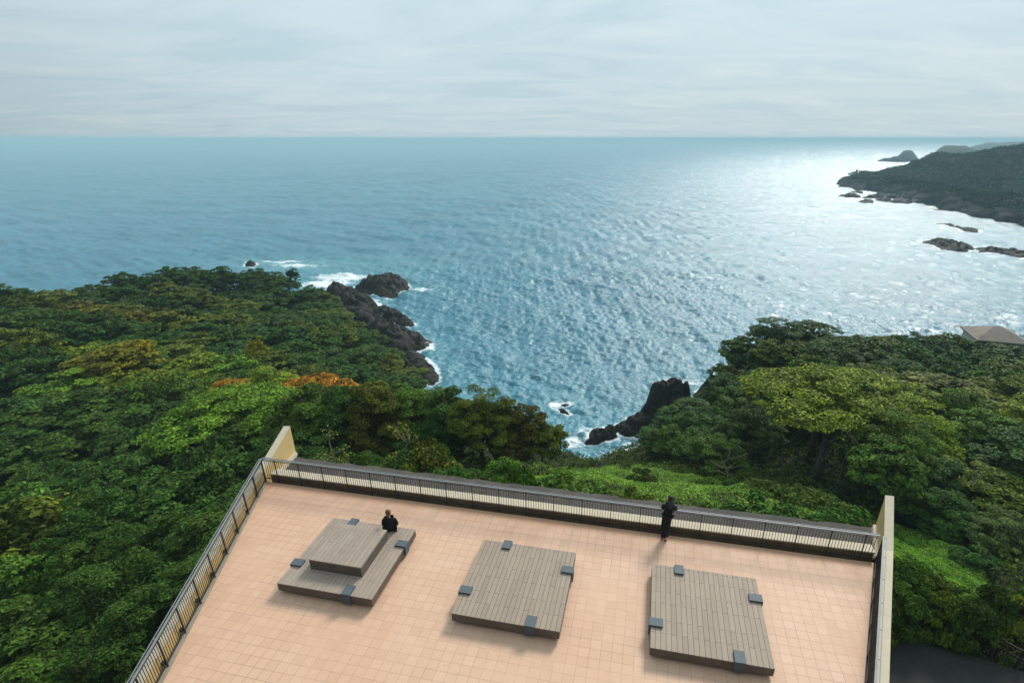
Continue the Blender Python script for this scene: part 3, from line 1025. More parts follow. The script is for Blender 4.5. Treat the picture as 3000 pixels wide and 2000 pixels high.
def crown_np(seed, Rr, Hc, zc, nclump, per, ls, flat=0.6, low=-0.25, rc=(0.24, 0.40), rough=0.25, core=0.12):
    r = np.random.default_rng(seed)
    nl_ = int(r.integers(4, 7))
    lob = [(np.array([0, 0, 0.0]), np.array([Rr * .74, Rr * .74, Hc]))]
    for q in range(nl_):
        a_ = 6.283 * (q + r.uniform(-.3, .3)) / nl_
        sz = r.uniform(.42, .66)
        off = Rr * (1.02 - sz * .9)
        lob.append((np.array([math.cos(a_) * off, math.sin(a_) * off, Hc * r.uniform(-.45, .30)]), np.array([Rr * sz, Rr * sz, Hc * sz * r.uniform(.8, 1.15)])))
    C_, D_, tone = [], [], []
    tl = r.random(len(lob))
    for _ in range(nclump * 30):
        if len(C_) >= nclump:
            break
        li = int(r.integers(0, len(lob)))
        d_ = r.normal(size=3)
        d_ /= np.linalg.norm(d_)
        if d_[2] < low:
            continue
        p_ = lob[li][0] + d_ * lob[li][1] * (1 - rough * .5 * r.random())
        if any(lj != li and (((p_ - lob[lj][0]) / (lob[lj][1] * .86)) ** 2).sum() < 1 for lj in range(len(lob))):
            continue
        C_.append(p_)
        D_.append(d_)
        tone.append(tl[li])
    ctr, D = np.array(C_), np.array(D_)
    nclump = len(ctr)
    tone = np.array(tone)
    rcs = Rr * r.uniform(rc[0], rc[1], nclump)
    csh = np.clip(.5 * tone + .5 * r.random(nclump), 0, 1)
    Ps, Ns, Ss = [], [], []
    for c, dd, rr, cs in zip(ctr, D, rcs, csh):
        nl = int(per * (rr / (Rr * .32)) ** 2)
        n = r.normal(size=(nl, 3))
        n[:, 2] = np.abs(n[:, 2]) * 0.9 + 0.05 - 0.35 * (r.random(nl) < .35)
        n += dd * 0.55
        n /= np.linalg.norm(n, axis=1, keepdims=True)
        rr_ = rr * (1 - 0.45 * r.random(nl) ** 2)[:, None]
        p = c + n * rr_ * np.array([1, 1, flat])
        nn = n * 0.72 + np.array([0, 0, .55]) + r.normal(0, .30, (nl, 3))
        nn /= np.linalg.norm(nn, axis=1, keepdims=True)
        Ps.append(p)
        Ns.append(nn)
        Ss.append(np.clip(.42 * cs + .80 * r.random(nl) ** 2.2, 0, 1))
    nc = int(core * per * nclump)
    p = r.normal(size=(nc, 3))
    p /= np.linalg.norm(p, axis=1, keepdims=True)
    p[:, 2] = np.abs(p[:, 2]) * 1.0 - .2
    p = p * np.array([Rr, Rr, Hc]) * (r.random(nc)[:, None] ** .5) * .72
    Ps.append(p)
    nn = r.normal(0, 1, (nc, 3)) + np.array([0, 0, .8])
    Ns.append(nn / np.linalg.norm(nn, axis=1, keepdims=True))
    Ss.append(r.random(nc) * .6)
    P, N, S = np.concatenate(Ps), np.concatenate(Ns), np.concatenate(Ss)
    P[:, 2] += zc
    size = ls * r.uniform(.65, 1.3, len(P))
    return leaves_np(P, N, size, S, r=r), ctr + np.array([0, 0, zc])


def trunk_mb(seed, top, ctr, r0=0.16, lean=.5, limbs=7):
    r = random.Random(seed)
    mb = MB()
    lx, ly = r.uniform(-lean, lean), r.uniform(-lean, lean)
    fork = top * .5
    mb.tube([(0, 0, -.8), (0, 0, 0), (lx * .4, ly * .4, fork * .5), (lx, ly, fork)], [r0 * 1.5, r0 * 1.25, r0, r0 * .8], 7)
    for i in range(limbs):
        c = ctr[(i * 7 + seed) % len(ctr)]
        mid = (lx + (c[0] - lx) * .45 + r.uniform(-.2, .2), ly + (c[1] - ly) * .45 + r.uniform(-.2, .2), fork + (c[2] - fork) * .55)
        mb.tube([(lx, ly, fork - .1 - .25 * r.random()), mid, tuple(c)], [r0 * .55, r0 * .35, r0 * .1], 5)
    return mb


TREE_MESH = {}


def tree_mesh(key, seed, **kw):
    (V, F, S), ctr = crown_np(seed, **kw)
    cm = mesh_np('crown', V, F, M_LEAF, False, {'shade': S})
    tm = trunk_mb(seed, kw['zc'] + kw['Hc'] * .4, ctr).mesh('trunk', M_BARK, True)
    TREE_MESH[key] = (cm, tm)


for i in range(4):      # near, fine leaves (crown radius 2.6, top at 6.5)
    tree_mesh(('n', i), 20 + i, Rr=2.6, Hc=2.55, zc=3.75, nclump=105 + 8 * i, per=int(235 * (.225 / (.165, .20, .265, .215)[i]) ** 1.7), ls=(.165, .20, .265, .215)[i], rc=(.13, .26), rough=.42, core=.16, low=-.75)
for i in range(4):      # mid distance
    tree_mesh(('m', i), 40 + i, Rr=2.6, Hc=2.5, zc=3.8, nclump=95 + 8 * i, per=int(110 * (.32 / (.25, .33, .42, .29)[i]) ** 1.6), ls=(.25, .33, .42, .29)[i], rc=(.13, .26), rough=.38, core=.16, low=-.75)
for i in range(4):      # far
    tree_mesh(('f', i), 60 + i, Rr=2.6, Hc=2.5, zc=3.8, nclump=80 + 5 * i, per=62, ls=0.47, rc=(.14, .27), rough=.34, core=.2, low=-.75)
tree_mesh(('wide', 0), 81, Rr=3.4, Hc=1.5, zc=4.9, nclump=120, per=300, ls=0.21, flat=.42, rc=(.13, .24), rough=.22, low=-.08)
tree_mesh(('tall', 0), 91, Rr=1.9, Hc=3.1, zc=3.2, nclump=120, per=230, ls=0.20, flat=.75, rc=(.20, .36), rough=.35, low=-.85)
tree_mesh(('tall', 1), 92, Rr=1.9, Hc=3.1, zc=3.2, nclump=110, per=240, ls=0.20, flat=.75, rc=(.22, .38), rough=.4, low=-.85)

TINT = {
    'dark green': (0.024, 0.054, 0.012), 'deep green': (0.021, 0.055, 0.014), 'mid green': (0.042, 0.085, 0.015), 'bright green': (0.070, 0.148, 0.022),
    'olive': (0.060, 0.080, 0.012), 'yellow green': (0.098, 0.138, 0.014), 'bronze': (0.068, 0.066, 0.013), 'rust orange': (0.21, 0.095, 0.011), 'golden': (0.155, 0.150, 0.014),
    'grey green': (0.050, 0.084, 0.031)}
trees = []          # (x, y, r)


def plant_tree(x, y, ztop, h, r, key, tint, label, group=None, name='broadleaf_tree', cat='tree', lite=1.0, leanx=0.0, bark=None):
    g = float(ground(np.array([x]), np.array([y]))[0])
    if h is not None:
        g = ztop - h
    cm, tm = TREE_MESH[key]
    base_r = {'wide': 3.4, 'tall': 1.9}.get(key[0], 2.6)
    base_h = {'wide': 6.4}.get(key[0], 6.4)
    root = empty(name, (x, y, g), random.uniform(0, 6.28))
    sxy = r / base_r
    root.scale = (sxy * random.uniform(.92, 1.08), sxy * random.uniform(.92, 1.08), (ztop - g) / base_h)
    root.rotation_euler[0] = random.uniform(-.06, .06)
    tag(root, label, cat, group)
    c = obj('crown', cm, root)
    t = TINT[tint]
    v = [lite * random.uniform(.86, 1.14) for _ in range(3)]
    v[1] = (v[0] + v[2]) / 2 * random.uniform(.95, 1.05)
    c.color = (t[0] * v[0], t[1] * v[1], t[2] * v[2], 1)
    obj('trunk', bark or tm, root)
    trees.append((x, y, r))
    return root


def tree_px(px, py, Y, h, r, key, tint, label, **kw):
    X, Yw, Z = at_y(px, py, Y)
    return plant_tree(X, Yw, Z, h, r, key, tint, label, **kw)


# --- trees one can single out
SPECIAL = [
    (640, 1172, 43.5, 7.5, 5.6, ('wide', 0), 'bright green', 'wide bright green layered tree whose crown spreads left of the pointed wing wall', 1.12),
    (800, 1185, 41.0, 7, 2.9, ('n', 2), 'bright green', 'bright green rounded tree touching the top of the pointed wing wall', 1.0),
    (2430, 1105, 44.0, 8.0, 6.0, ('wide', 0), 'yellow green', 'broad yellow-green tree with exposed grey trunk on the slope beyond the right wing wall', .92),
    (2210, 1180, 48.0, 7, 3.2, ('n', 1), 'grey green', 'grey-green tree just left of the broad yellow-green tree', 1.0),
    (2590, 1150, 45.0, 7, 3.0, ('n', 3), 'olive', 'olive tree tucked against the right flank of the broad yellow-green tree', 1.0),
    (2290, 932, 78.0, 7.5, 5.2, ('m', 0), 'dark green', 'tallest dark green tree on the right headland skyline above the water', 1.0),
    (2400, 950, 77.0, 7, 4.6, ('m', 1), 'dark green', 'second dark tree right of the tallest one on the right headland skyline', 1.0),
    (2200, 985, 74.0, 7, 3.6, ('m', 2), 'dark green', 'dark tree leaning out over the water at the left end of the right headland', 1.0),
    (2690, 975, 84.0, 6, 3.0, ('m', 3), 'dark green', 'small pointed dark tree midway along the right headland skyline', 1.0),
    (880, 1128, 39.5, 7, 2.5, ('tall', 0), 'mid green', 'tall green tree directly behind the pointed wing wall, first of the row behind the slab', 1.0),
    (985, 1108, 39.5, 7.3, 2.5, ('tall', 1), 'dark green', 'tall dark tree second in the row behind the slab', 1.0),
    (1085, 1112, 39.0, 7.3, 2.4, ('tall', 0), 'olive', 'tall olive-tinged tree third in the row behind the slab', .8),
    (1190, 1118, 40.0, 7.3, 2.5, ('tall', 1), 'mid green', 'tall green tree fourth in the row behind the slab, in front of the rocks', 1.0),
    (1300, 1135, 39.5, 7.0, 2.5, ('tall', 0), 'dark green', 'tall dark tree fifth in the row behind the slab', 1.0),
    (1405, 1130, 39.0, 7.0, 2.8, ('n', 0), 'olive', 'rounded olive tree standing highest against the blue bay', .85),
    (1505, 1172, 39.0, 6.6, 2.6, ('n', 1), 'bronze', 'bronze-topped rounded tree on the bay-side edge of the tree row', .8),
    (1590, 1222, 38.5, 5.6, 2.1, ('n', 2), 'olive', 'low olive tree at the right end of the tree row above the cove', 1.0),
    (855, 785, 137, 4.5, 1.6, ('f', 0), 'deep green', 'lone small tree poking up at the seaward end of the left ridge', .8),
    (850, 1118, 49.0, 4, 3.3, ('m', 1), 'rust orange', 'rust orange treetop behind the tall dark row and the bright green tree', 1.0),
    (930, 1100, 52.0, 4, 3.0, ('m', 2), 'rust orange', 'rust orange treetop at the right end of the orange strip', .9),
    (660, 1118, 53.0, 4, 2.8, ('m', 3), 'rust orange', 'small rust orange treetop at the left end of the orange strip', .95),
    (760, 1082, 58.0, 5, 3.6, ('m', 0), 'yellow green', 'long yellow-green treetop just above the orange strip', 1.0),
    (330, 1010, 66.0, 5, 5.0, ('m', 1), 'golden', 'wide golden-green treetop in the middle of the left wood', .66),
    (400, 995, 68.0, 5, 1.6, ('m', 2), 'golden', 'small golden treetop beside the wide golden-green one', 1.0),
    (740, 980, 73.0, 5, 1.4, ('m', 0), 'golden', 'small golden-yellow treetop on the middle slope of the left headland', 1.0),
    (2640, 1210, 38.0, 7, 3.4, ('n', 0), 'mid green', 'leafy mid green tree right of the pale bare tree', 1.0),
    (2740, 1330, 36.0, 5.5, 2.8, ('n', 1), 'deep green', 'deep green tree with a pale thin stem behind the right wing wall', 1.0),
    (2920, 1370, 34.0, 5.5, 3.2, ('n', 2), 'olive', 'sunlit olive tree at the right edge above the ivy slope', 1.05),
    (2790, 1440, 31.0, 4.2, 2.3, ('n', 3), 'deep green', 'glossy deep green bushy tree above the ivy slope', 1.0),
    (2950, 1500, 29.0, 4.0, 2.2, ('n', 0), 'grey green', 'grey-green bushy tree at the right edge beside the ivy slope', 1.0),
]
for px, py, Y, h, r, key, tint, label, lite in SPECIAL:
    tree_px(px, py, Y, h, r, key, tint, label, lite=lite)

ZONES = [  # px range, py range, where
    (-400, 260, 0, 905, 'on the far left skyline ridge'),
    (260, 560, 0, 880, 'on the left skyline above the reddish slope'),
    (560, 1000, 0, 860, 'on the seaward end of the left skyline'),
    (-400, 450, 905, 1010, 'on the reddish slope below the left skyline'),
    (260, 450, 880, 905, 'on the reddish slope below the left skyline'),
    (450, 760, 860, 1010, 'in the dark hollow of the left headland'),
    (760, 1400, 860, 1010, 'on the headland slope above the black rocks'),
    (-400, 380, 1010, 1150, 'in the middle of the left wood'),
    (380, 700, 1010, 1150, 'in the wood above the wide bright green tree'),
    (700, 1400, 1010, 1150, 'on the lower headland slope behind the tall row'),
    (-400, 300, 1150, 1400, 'at the left edge of the picture halfway down'),
    (300, 620, 1150, 1400, 'below the wide bright green tree'),
    (620, 900, 1150, 1500, 'beside the pointed wing wall'),
    (-400, 300, 1400, 1700, 'in the near wood at the left edge'),
    (300, 700, 1400, 1700, 'in the near wood beside the upper left railing'),
    (-400, 300, 1700, 2600, 'in the bottom left corner'),
    (300, 700, 1700, 2600, 'beside the lower left railing'),
    (900, 1760, 1150, 1500, 'in the tall row behind the slab'),
    (1700, 2150, 900, 1500, 'on the steep bank right of the cove'),
    (2150, 2560, 900, 1060, 'on the left part of the right headland crest'),
    (2560, 3500, 900, 1060, 'on the right part of the right headland crest'),
    (2150, 2560, 1060, 1500, 'around the broad yellow-green tree'),
    (2560, 3500, 1060, 1250, 'on the upper right slope'),
    (2560, 3500, 1250, 1480, 'on the middle right slope'),
    (2560, 3500, 1480, 2600, 'beside the ivy slope on the right')]


def zone(px, py):
    for a, b, c, d, t in ZONES:
        if a <= px < b and c <= py < d:
            return t
    return 'in the wood behind the terrace'


# --- the rest of the wood, scattered over the land that the picture shows
rr_ = random.Random(5)
xs = np.array([rr_.uniform(-175, 165) for _ in range(30000)])
ys = np.array([rr_.uniform(3, 185) for _ in range(30000)])
cz, ch = LAND(xs, ys)
sd = poly_dist(xs, ys, SHORE)
fd = poly_dist(xs, ys, FOOT)
pd = poly_dist(xs, ys, PATH)
taken = list(trees)
spots = []
for x, y, z, h, s, f, p in zip(xs, ys, cz, ch, sd, fd, pd):
    if s < 1.5 or h < 2.7 or z < 2.5:
        continue
    dist = math.hypot(x, y)
    r = (rr_.uniform(2.3, 3.9) if dist < 60 else rr_.uniform(3.2, 5.0)) * (0.55 + 0.45 * min(1, h / 6))
    if f > -(r + .6) or p > -(r * .6) or s < r * .75:
        continue
    px, py = proj((x, y, z))
    if not (-130 < px < 3130 and 700 < py < 2250):
        continue
    if (880 < px < 1725 and py > 1195) or (1725 <= px < 1930 and py > 1150) or (1725 <= px < 2150 and py > 1262) or (2150 <= px < 2590 and py > 1205) or (2560 <= px < 2760 and py > 1320) or (px >= 2760 and py > 1420):
        continue
    if any((x - a) ** 2 + (y - b) ** 2 < (0.635 * (r + c)) ** 2 for a, b, c in taken):
        continue
    taken.append((x, y, r))
    spots.append((x, y, z, h, r, dist, px, py))
# leave out what nothing of the picture shows: rough depth buffer of crowns
zb = np.full((500, 750), 1e9)
own = np.full((500, 750), -1)
yy_, xx_ = np.mgrid[0:500, 0:750]
for i, (x, y, z, h, r, dist, px, py) in enumerate(spots):
    tx, ty = proj((x, y, z))
    dd = math.sqrt(x * x + y * y + (z - CAMZ) ** 2)
    rp = CF / dd * r
    vp = CF / dd * 2.1 * .95
    cx_, cy_ = px / 4, (py + vp * .8) / 4
    mk = ((xx_ - cx_) / (rp / 4)) ** 2 + ((yy_ - cy_) / (vp / 4 + rp / 4 * .42)) ** 2 < 1
    mk &= zb > dd
    zb[mk] = dd
    own[mk] = i
vis = np.bincount(own[own >= 0].ravel(), minlength=len(spots))
count = {}
for i, (x, y, z, h, r, dist, px, py) in enumerate(spots):
    if vis[i] < 14:
        continue
    zt = z + rr_.uniform(-.7, .5)
    if dist > 45 and px < 1300:
        zt += (float(fbm(np.array([x * .055]), np.array([y * .055]), 51, 2)[0]) - .52) * (5.0 if not (500 < px < 1050 and 1020 < py < 1160) else 0.0)
    reddish = (150 < px < 480 and 870 < py < 985)
    nz = float(fbm(np.array([x * .045]), np.array([y * .045]), 31, 3)[0]) + rr_.uniform(-.10, .10)
    if reddish:
        tint = rr_.choice(['bronze', 'bronze', 'olive', 'dark green'])
    elif px > 2500 and 1060 < py < 1250:
        tint = rr_.choice(['olive', 'yellow green', 'mid green'])
    elif 150 < px < 700 and 1030 < py < 1150:
        tint = rr_.choice(['bright green', 'mid green', 'yellow green'])
    elif dist > 75:
        tint = rr_.choice(['dark green', 'dark green', 'olive', 'deep green'])
    elif nz < .40:
        tint = 'dark green'
    elif nz < .48:
        tint = 'deep green'
    elif nz < .58:
        tint = 'mid green'
    elif nz < .66:
        tint = 'olive'
    else:
        tint = 'yellow green' if rr_.random() < .35 else 'bright green' if rr_.random() < .3 else 'mid green'
    lod = 'n' if dist < 42 else 'm' if dist < 85 else 'f'
    w = zone(px, py)
    lab = f'{tint} {"large " if r > 3.6 else ""}tree {w}'
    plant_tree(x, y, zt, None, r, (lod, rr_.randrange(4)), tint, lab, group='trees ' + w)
    count[w] = count.get(w, 0) + 1

# --- exposed trunk of the broad tree, pale bare tree beside it
X, Y, Z = at_y(2392, 1390, 39.5)
g = float(ground(np.array([X]), np.array([Y]))[0])
mb = MB()
mb.tube([(0, 0, -.6), (.05, 0, .6), (.22, .3, 2.2), (.5, .8, 3.9)], [.42, .34, .28, .22], 9)
mb.tube([(.14, .1, 1.3), (.75, .2, 2.4), (.8, .6, 3.7)], [.24, .20, .15], 8)
mb.tube([(.5, .8, 3.8), (-.7, 1.4, 5.2), (-1.9, 1.8, 6.2)], [.17, .11, .05], 6)
mb.tube([(.5, .8, 3.8), (.2, 1.8, 5.2), (.1, 2.6, 6.4)], [.16, .11, .05], 6)
mb.tube([(.8, .6, 3.6), (1.9, 1.2, 4.9), (3.0, 1.8, 6.0)], [.13, .09, .04], 6)
mb.tube([(.1, 0, 1.1), (1.5, .3, 1.6), (2.6, .2, 1.9)], [.15, .10, .05], 6)
o = tag(mb.build('tree_trunk', M_TEAL, None, True), 'stout forked grey tree trunk in the dark gap under the broad yellow-green tree', 'tree trunk')
o.location = (X, Y, g)
r5 = random.Random(21)


def bare(name, px, py, Yd, hh, label, mat, spread=1.2, nb=9, leafy=True, r0=.07):
    X, Y, Z = at_y(px, py, Yd)
    g = float(ground(np.array([X]), np.array([Y]))[0])
    root = empty(name, (X, Y, g))
    tag(root, label, 'bare tree')
    mb = MB()
    tips = []
    stem = [(0, 0, -.4)]
    x = y = 0
    for i in range(1, 6):
        x += r5.uniform(-.16, .30) * spread
        y += r5.uniform(-.15, .15)
        stem.append((x, y, hh * i / 5.5))
    mb.tube(stem, [r0 * (1 - .13 * i) for i in range(6)], 6)
    for i in range(nb):
        a = stem[r5.randrange(2, 6)]
        dx, dy, dz = r5.uniform(-1, 1) * spread, r5.uniform(-.6, .6), r5.uniform(.3, 1.3) * hh * .25
        md = (a[0] + dx * .5, a[1] + dy * .5, a[2] + dz * .3)
        tp = (a[0] + dx, a[1] + dy, a[2] + dz)
        mb.tube([a, md, tp], [r0 * .5, r0 * .34, r0 * .12], 5)
        tips.append(tp)
        mb.tube([md, (md[0] + r5.uniform(-.5, .5), md[1], md[2] + r5.uniform(.2, .7))], [r0 * .3, r0 * .1], 4)
    mb.build('branches', mat, root, True)
    if leafy:
        P = np.array([[t[0] + r5.gauss(0, .22), t[1] + r5.gauss(0, .22), t[2] + r5.gauss(0, .2)] for t in tips for _ in range(26)])
        N_ = rng.normal(size=P.shape) + np.array([0, 0, .8])
        N_ /= np.linalg.norm(N_, axis=1, keepdims=True)
        V, F, S = leaves_np(P, N_, np.full(len(P), .19), rng.random(len(P)))
        c = obj('foliage', mesh_np('foliage', V, F, M_LEAF, False, {'shade': S}), root)
        c.color = (0.10, 0.125, 0.045, 1)
    return root


bare('bare_tree', 2462, 1395, 37.5, 5.6, 'pale crooked half-bare tree in front of the stout grey trunk', M_PALE, 1.3, 11)
bare('bare_tree', 2835, 1440, 33.0, 4.5, 'pale thin twin-stemmed tree in the shade right of the wing wall', M_PALE, .8, 7)
bare('bare_tree', 945, 1325, 31.5, 4.6, 'thin grey bare tree in the dark gap right of the pointed wing wall', M_PALE, 1.2, 9)
bare('bare_tree', 1170, 1330, 31.5, 3.6, 'thin bare stems under the tall row above the black slab', M_PALE, 1.0, 9)
bare('bare_tree', 1762, 1392, 30.0, 2.3, 'small white twiggy dead tree at the foot of the cove', M_PALE, .8, 12, False, .045)
bare('bare_tree', 2140, 1330, 38.0, 2.8, 'tangle of pale dead branches in the brown undergrowth', M_PALE, 1.6, 12, False)
bare('bare_tree', 2545, 1395, 35.5, 3.2, 'fallen pale branches right of the crooked half-bare tree', M_PALE, 1.8, 10, False)

# --- shrubs: fine and coarse, each an object of its own
for i in range(3):
    (V, F, S), ctr = crown_np(120 + i, Rr=1.0, Hc=.8, zc=.55, nclump=26, per=120, ls=0.15, flat=.7, low=-.3, rc=(.26, .42), rough=.3)
    TREE_MESH[('shrub', i)] = mesh_np('shrub', V, F, M_LEAF, False, {'shade': S})


def shrub(x, y, r, h, tint, label, group=None, lite=1.0, name='shrub', cat='shrub'):
    g = float(ground(np.array([x]), np.array([y]))[0])
    o = obj(name, TREE_MESH[('shrub', random.randrange(3))], None, (x, y, g - .1))
    o.rotation_euler = (0, 0, random.uniform(0, 6.28))
    o.scale = (r, r, h / 1.3)
    t = TINT[tint] if isinstance(tint, str) else tint
    o.color = tuple(c * lite * random.uniform(.85, 1.15) for c in t) + (1,)
    return tag(o, label, cat, group)


def shrub_px(px, py, Yd, r, h, tint, label, **kw):
    X, Y, Z = at_y(px, py, Yd)
    return shrub(X, Y, r, h, tint, label, **kw)


SH = [
    (1000, 1350, 25.5, 1.0, 1.9, 'grey green', 'pale large-leaved shrub right of the pointed wing wall', 1.5),
    (1075, 1345, 26.0, .9, 1.8, 'grey green', 'second pale large-leaved shrub along the slab edge', 1.4),
    (1130, 1350, 26.5, .8, 1.5, 'mid green', 'green shrub beside the pale large-leaved shrubs', 1.2),
    (1200, 1365, 26.5, .8, 1.3, 'olive', 'straggly olive shrub above the black slab', 1.0),
    (1310, 1370, 26.5, 1.0, 1.6, (0.15, 0.075, 0.045), 'dry reddish-brown bush above the black slab', 1.0),
    (1250, 1380, 26.5, .8, 1.1, 'mid green', 'low green shrub left of the dry reddish-brown bush', 1.0),
    (1390, 1380, 27.0, .9, 1.3, 'dark green', 'dark shrub right of the dry reddish-brown bush', 1.0),
    (1475, 1370, 27.5, 1.1, 1.7, 'bright green', 'rounded bright bluish-green bush above the black slab', .8),
    (1590, 1380, 28.0, 1.2, 1.2, 'mid green', 'low spreading bush behind the creepers', 1.2),
    (1640, 1400, 27.0, .8, 1.0, 'bright green', 'small bright bush among the creepers', 1.0),
    (1885, 1400, 29.5, 1.0, 1.5, 'dark green', 'round dark green bush standing alone in the creepers left of the leaning person', 1.0),
    (2080, 1385, 31.0, 1.0, 1.5, 'mid green', 'leafy bush at the edge of the brown undergrowth', 1.2),
    (2150, 1400, 30.5, .8, 1.3, 'dark green', 'dark bush at the edge of the brown undergrowth', 1.1),
    (2020, 1370, 32.5, .9, 1.2, 'olive', 'olive bush between the creepers and the brown undergrowth', 1.1),
    (1960, 1400, 30.5, .6, .8, 'olive', 'small olive bush beside the round dark bush', 1.1),
    (2200, 1440, 29.0, .5, .8, 'golden', 'small golden-leaved bush in the brown undergrowth', .9),
    (2440, 1440, 30.0, 1.2, 1.5, 'deep green', 'deep green bush below the pale crooked tree', 1.0),
    (2500, 1480, 27.5, 1.0, 1.2, 'olive', 'pale olive bush near the right wing tip', 1.1),
    (2330, 1420, 31.0, 1.1, 1.3, 'grey green', 'grey-green bush in front of the stout trunk', 1.0),
]
for px, py, Yd, r, h, tint, label, lite in SH:
    shrub_px(px, py, Yd, r, h, tint, label, lite=lite)
HEDGE = [(2640, 1800), (2690, 1790), (2740, 1800), (2790, 1812), (2840, 1828), (2890, 1795), (2940, 1800), (2990, 1805), (2660, 1745), (2730, 1750), (2800, 1765), (2870, 1785), (2950, 1760)]
for i, (px, py) in enumerate(HEDGE):
    X, Y, Z = at(px, py, 24.6)
    shrub(X, Y, .95, 2.2 if i < 8 else 1.5, rr_.choice(['dark green', 'mid green', 'olive']), 'leafy hedge shrub in the row between the ivy slope and the asphalt path', 'hedge shrubs by the asphalt path', 1.15, 'hedge_shrub', 'hedge shrub')
# understorey at the foot of the row and along the near left wood
CREEP = [(1330, 1345), (1480, 1375), (1560, 1352), (1640, 1350), (1760, 1345), (1900, 1350), (2060, 1372), (2250, 1425), (2450, 1500), (2575, 1560), (2575, 1600), (1960, 1520), (1500, 1450), (1300, 1415)]
und = []
for _ in range(6000):
    u_, v_ = rr_.uniform(-26, 24), rr_.uniform(2, 36)
    X, Y = from_uv(u_, v_)
    A1, A2 = np.array([X]), np.array([Y])
    f = float(poly_dist(A1, A2, FOOT)[0])
    if f > -1.2 or f < -17 or poly_dist(A1, A2, SHORE)[0] < 3:
        continue
    px, py = proj((X, Y, float(ground(A1, A2)[0]) + .6))
    if not (-60 < px < 3060 and 1200 < py < 2060) or (880 < px < 2560 and f > -2.2):
        continue
    if px > 2560 and not (1380 < py < 1560 + (px - 2600) * .35 and px > 2640):
        continue
    if poly_dist(np.array([px]), np.array([py]), CREEP)[0] > -12 or (2150 < px < 2560 and 1290 < py < 1530):
        continue
    if any((X - a) ** 2 + (Y - b) ** 2 < 1.75 ** 2 for a, b in und):
        continue
    und.append((X, Y))
    w = 'left of the terrace below the side railing' if px < 850 else 'at the foot of the tall row behind the slab' if px < 1725 else 'on the bank right of the cove' if px < 2570 else 'above the ivy slope'
    shrub(X, Y, rr_.uniform(1.0, 1.7), rr_.uniform(1.4, 3.0), rr_.choice(['dark green', 'deep green', 'mid green', 'olive']), 'undergrowth shrub ' + w, 'undergrowth shrubs ' + w, rr_.uniform(.8, 1.1))
    if len(und) >= 150:
        break


# --- creeper carpets and dry undergrowth (uncountable)
def leaf_carpet(name, X, Y, edge, size, tint, lift, seed, up=.9, M=M_IVY, hum=.55, jit=.25, lite=0.0):
    r = np.random.default_rng(seed)
    g = ground(X, Y)
    hm = fbm(X * .55, Y * .55, seed + 3, 4)
    hx = (fbm((X + .3) * .55, Y * .55, seed + 3, 4) - hm) / .3
    hy = (fbm(X * .55, (Y + .3) * .55, seed + 3, 4) - hm) / .3
    Z = g + lift * (.25 + 1.5 * hm) * edge - jit * r.random(len(X)) ** 2
    N = np.stack([-hx * hum, -hy * hum, np.full(len(X), up)], 1) + r.normal(0, .45, (len(X), 3))
    N /= np.linalg.norm(N, axis=1, keepdims=True)
    S = np.clip(.25 + lite + .9 * (fbm(X * 1.3, Y * 1.3, seed + 9, 3) - .3) + r.normal(0, .22, len(X)), 0, 1)
    V, F, S = leaves_np(np.stack([X, Y, Z], 1), N, size * r.uniform(.6, 1.4, len(X)), S, .62, r)
    o = obj(name, mesh_np(name, V, F, M, False, {'shade': S}))
    o.color = (*tint, 1)
    return tag(o, kind='stuff')


def carpet(name, px_poly, box_uv, n, size, tint, lift, seed, up=.9, M=M_IVY, hum=.55, jit=.25, lite=0.0, on_path=False):
    # spread over the ground, kept where it lies inside the outline seen from the roof
    r = np.random.default_rng(seed)
    U = r.uniform(box_uv[0], box_uv[1], n * 6)
    Vv = r.uniform(box_uv[2], box_uv[3], n * 6)
    X, Y = cY * U + sY * Vv, -sY * U + cY * Vv
    k = poly_dist(X, Y, FOOT) < (-.42 if name == 'creeper_foliage' else -.1)
    X, Y = X[k], Y[k]
    g = ground(X, Y) + .25
    yc = Y * math.cos(PITCH) - (g - CAMZ) * math.sin(PITCH)
    upv = Y * math.sin(PITCH) + (g - CAMZ) * math.cos(PITCH)
    px, py = CX0 + CF * X / yc, CY0 - CF * upv / yc
    d = poly_dist(px, py, px_poly) / 45 + (fbm(X * .8, Y * .8, seed, 3) - .5) * 1.6
    k = (d > 0) & (yc > 1)
    if not on_path:
        k &= poly_dist(X, Y, PATH) < -.05 + .5 * (fbm(X * 2, Y * 2, 8, 2) - .5)
    X, Y, d = X[k][:n], Y[k][:n], d[k][:n]
    return leaf_carpet(name, X, Y, np.clip(d / .8 + .2, 0, 1), np.full(len(X), size), tint, lift, seed, up, M, hum, jit, lite)


carpet('creeper_foliage', CREEP, (-12, 13, 17.8, 52), 120000, .125, (0.086, 0.155, 0.044), .6, 5, lite=.14)
carpet('slope_foliage', [(880, 1300), (1340, 1300), (1500, 1380), (1330, 1420), (860, 1370)], (-16, 0, 17.8, 34), 34000, .14, (0.058, 0.090, 0.026), .45, 6)
IVY = [(2580, 1480), (2740, 1490), (2840, 1600), (2920, 1710), (3060, 1800), (3060, 1870), (2900, 1850), (2620, 1870), (2560, 1700)]
LITTER = [(2870, 1870), (2930, 1855), (3060, 1880), (3060, 1960), (2980, 1945), (2900, 1925)]
carpet('ivy_foliage', IVY, (8, 22, 15, 36), 60000, .13, (0.066, 0.140, 0.030), .5, 7, lite=.15)
carpet('dry_undergrowth', [(1960, 1335), (2200, 1310), (2350, 1390), (2560, 1470), (2480, 1500), (2250, 1450), (2050, 1400)], (-2, 14, 17.8, 42), 26000, .16, (0.125, 0.088, 0.046), .5, 8, .35)
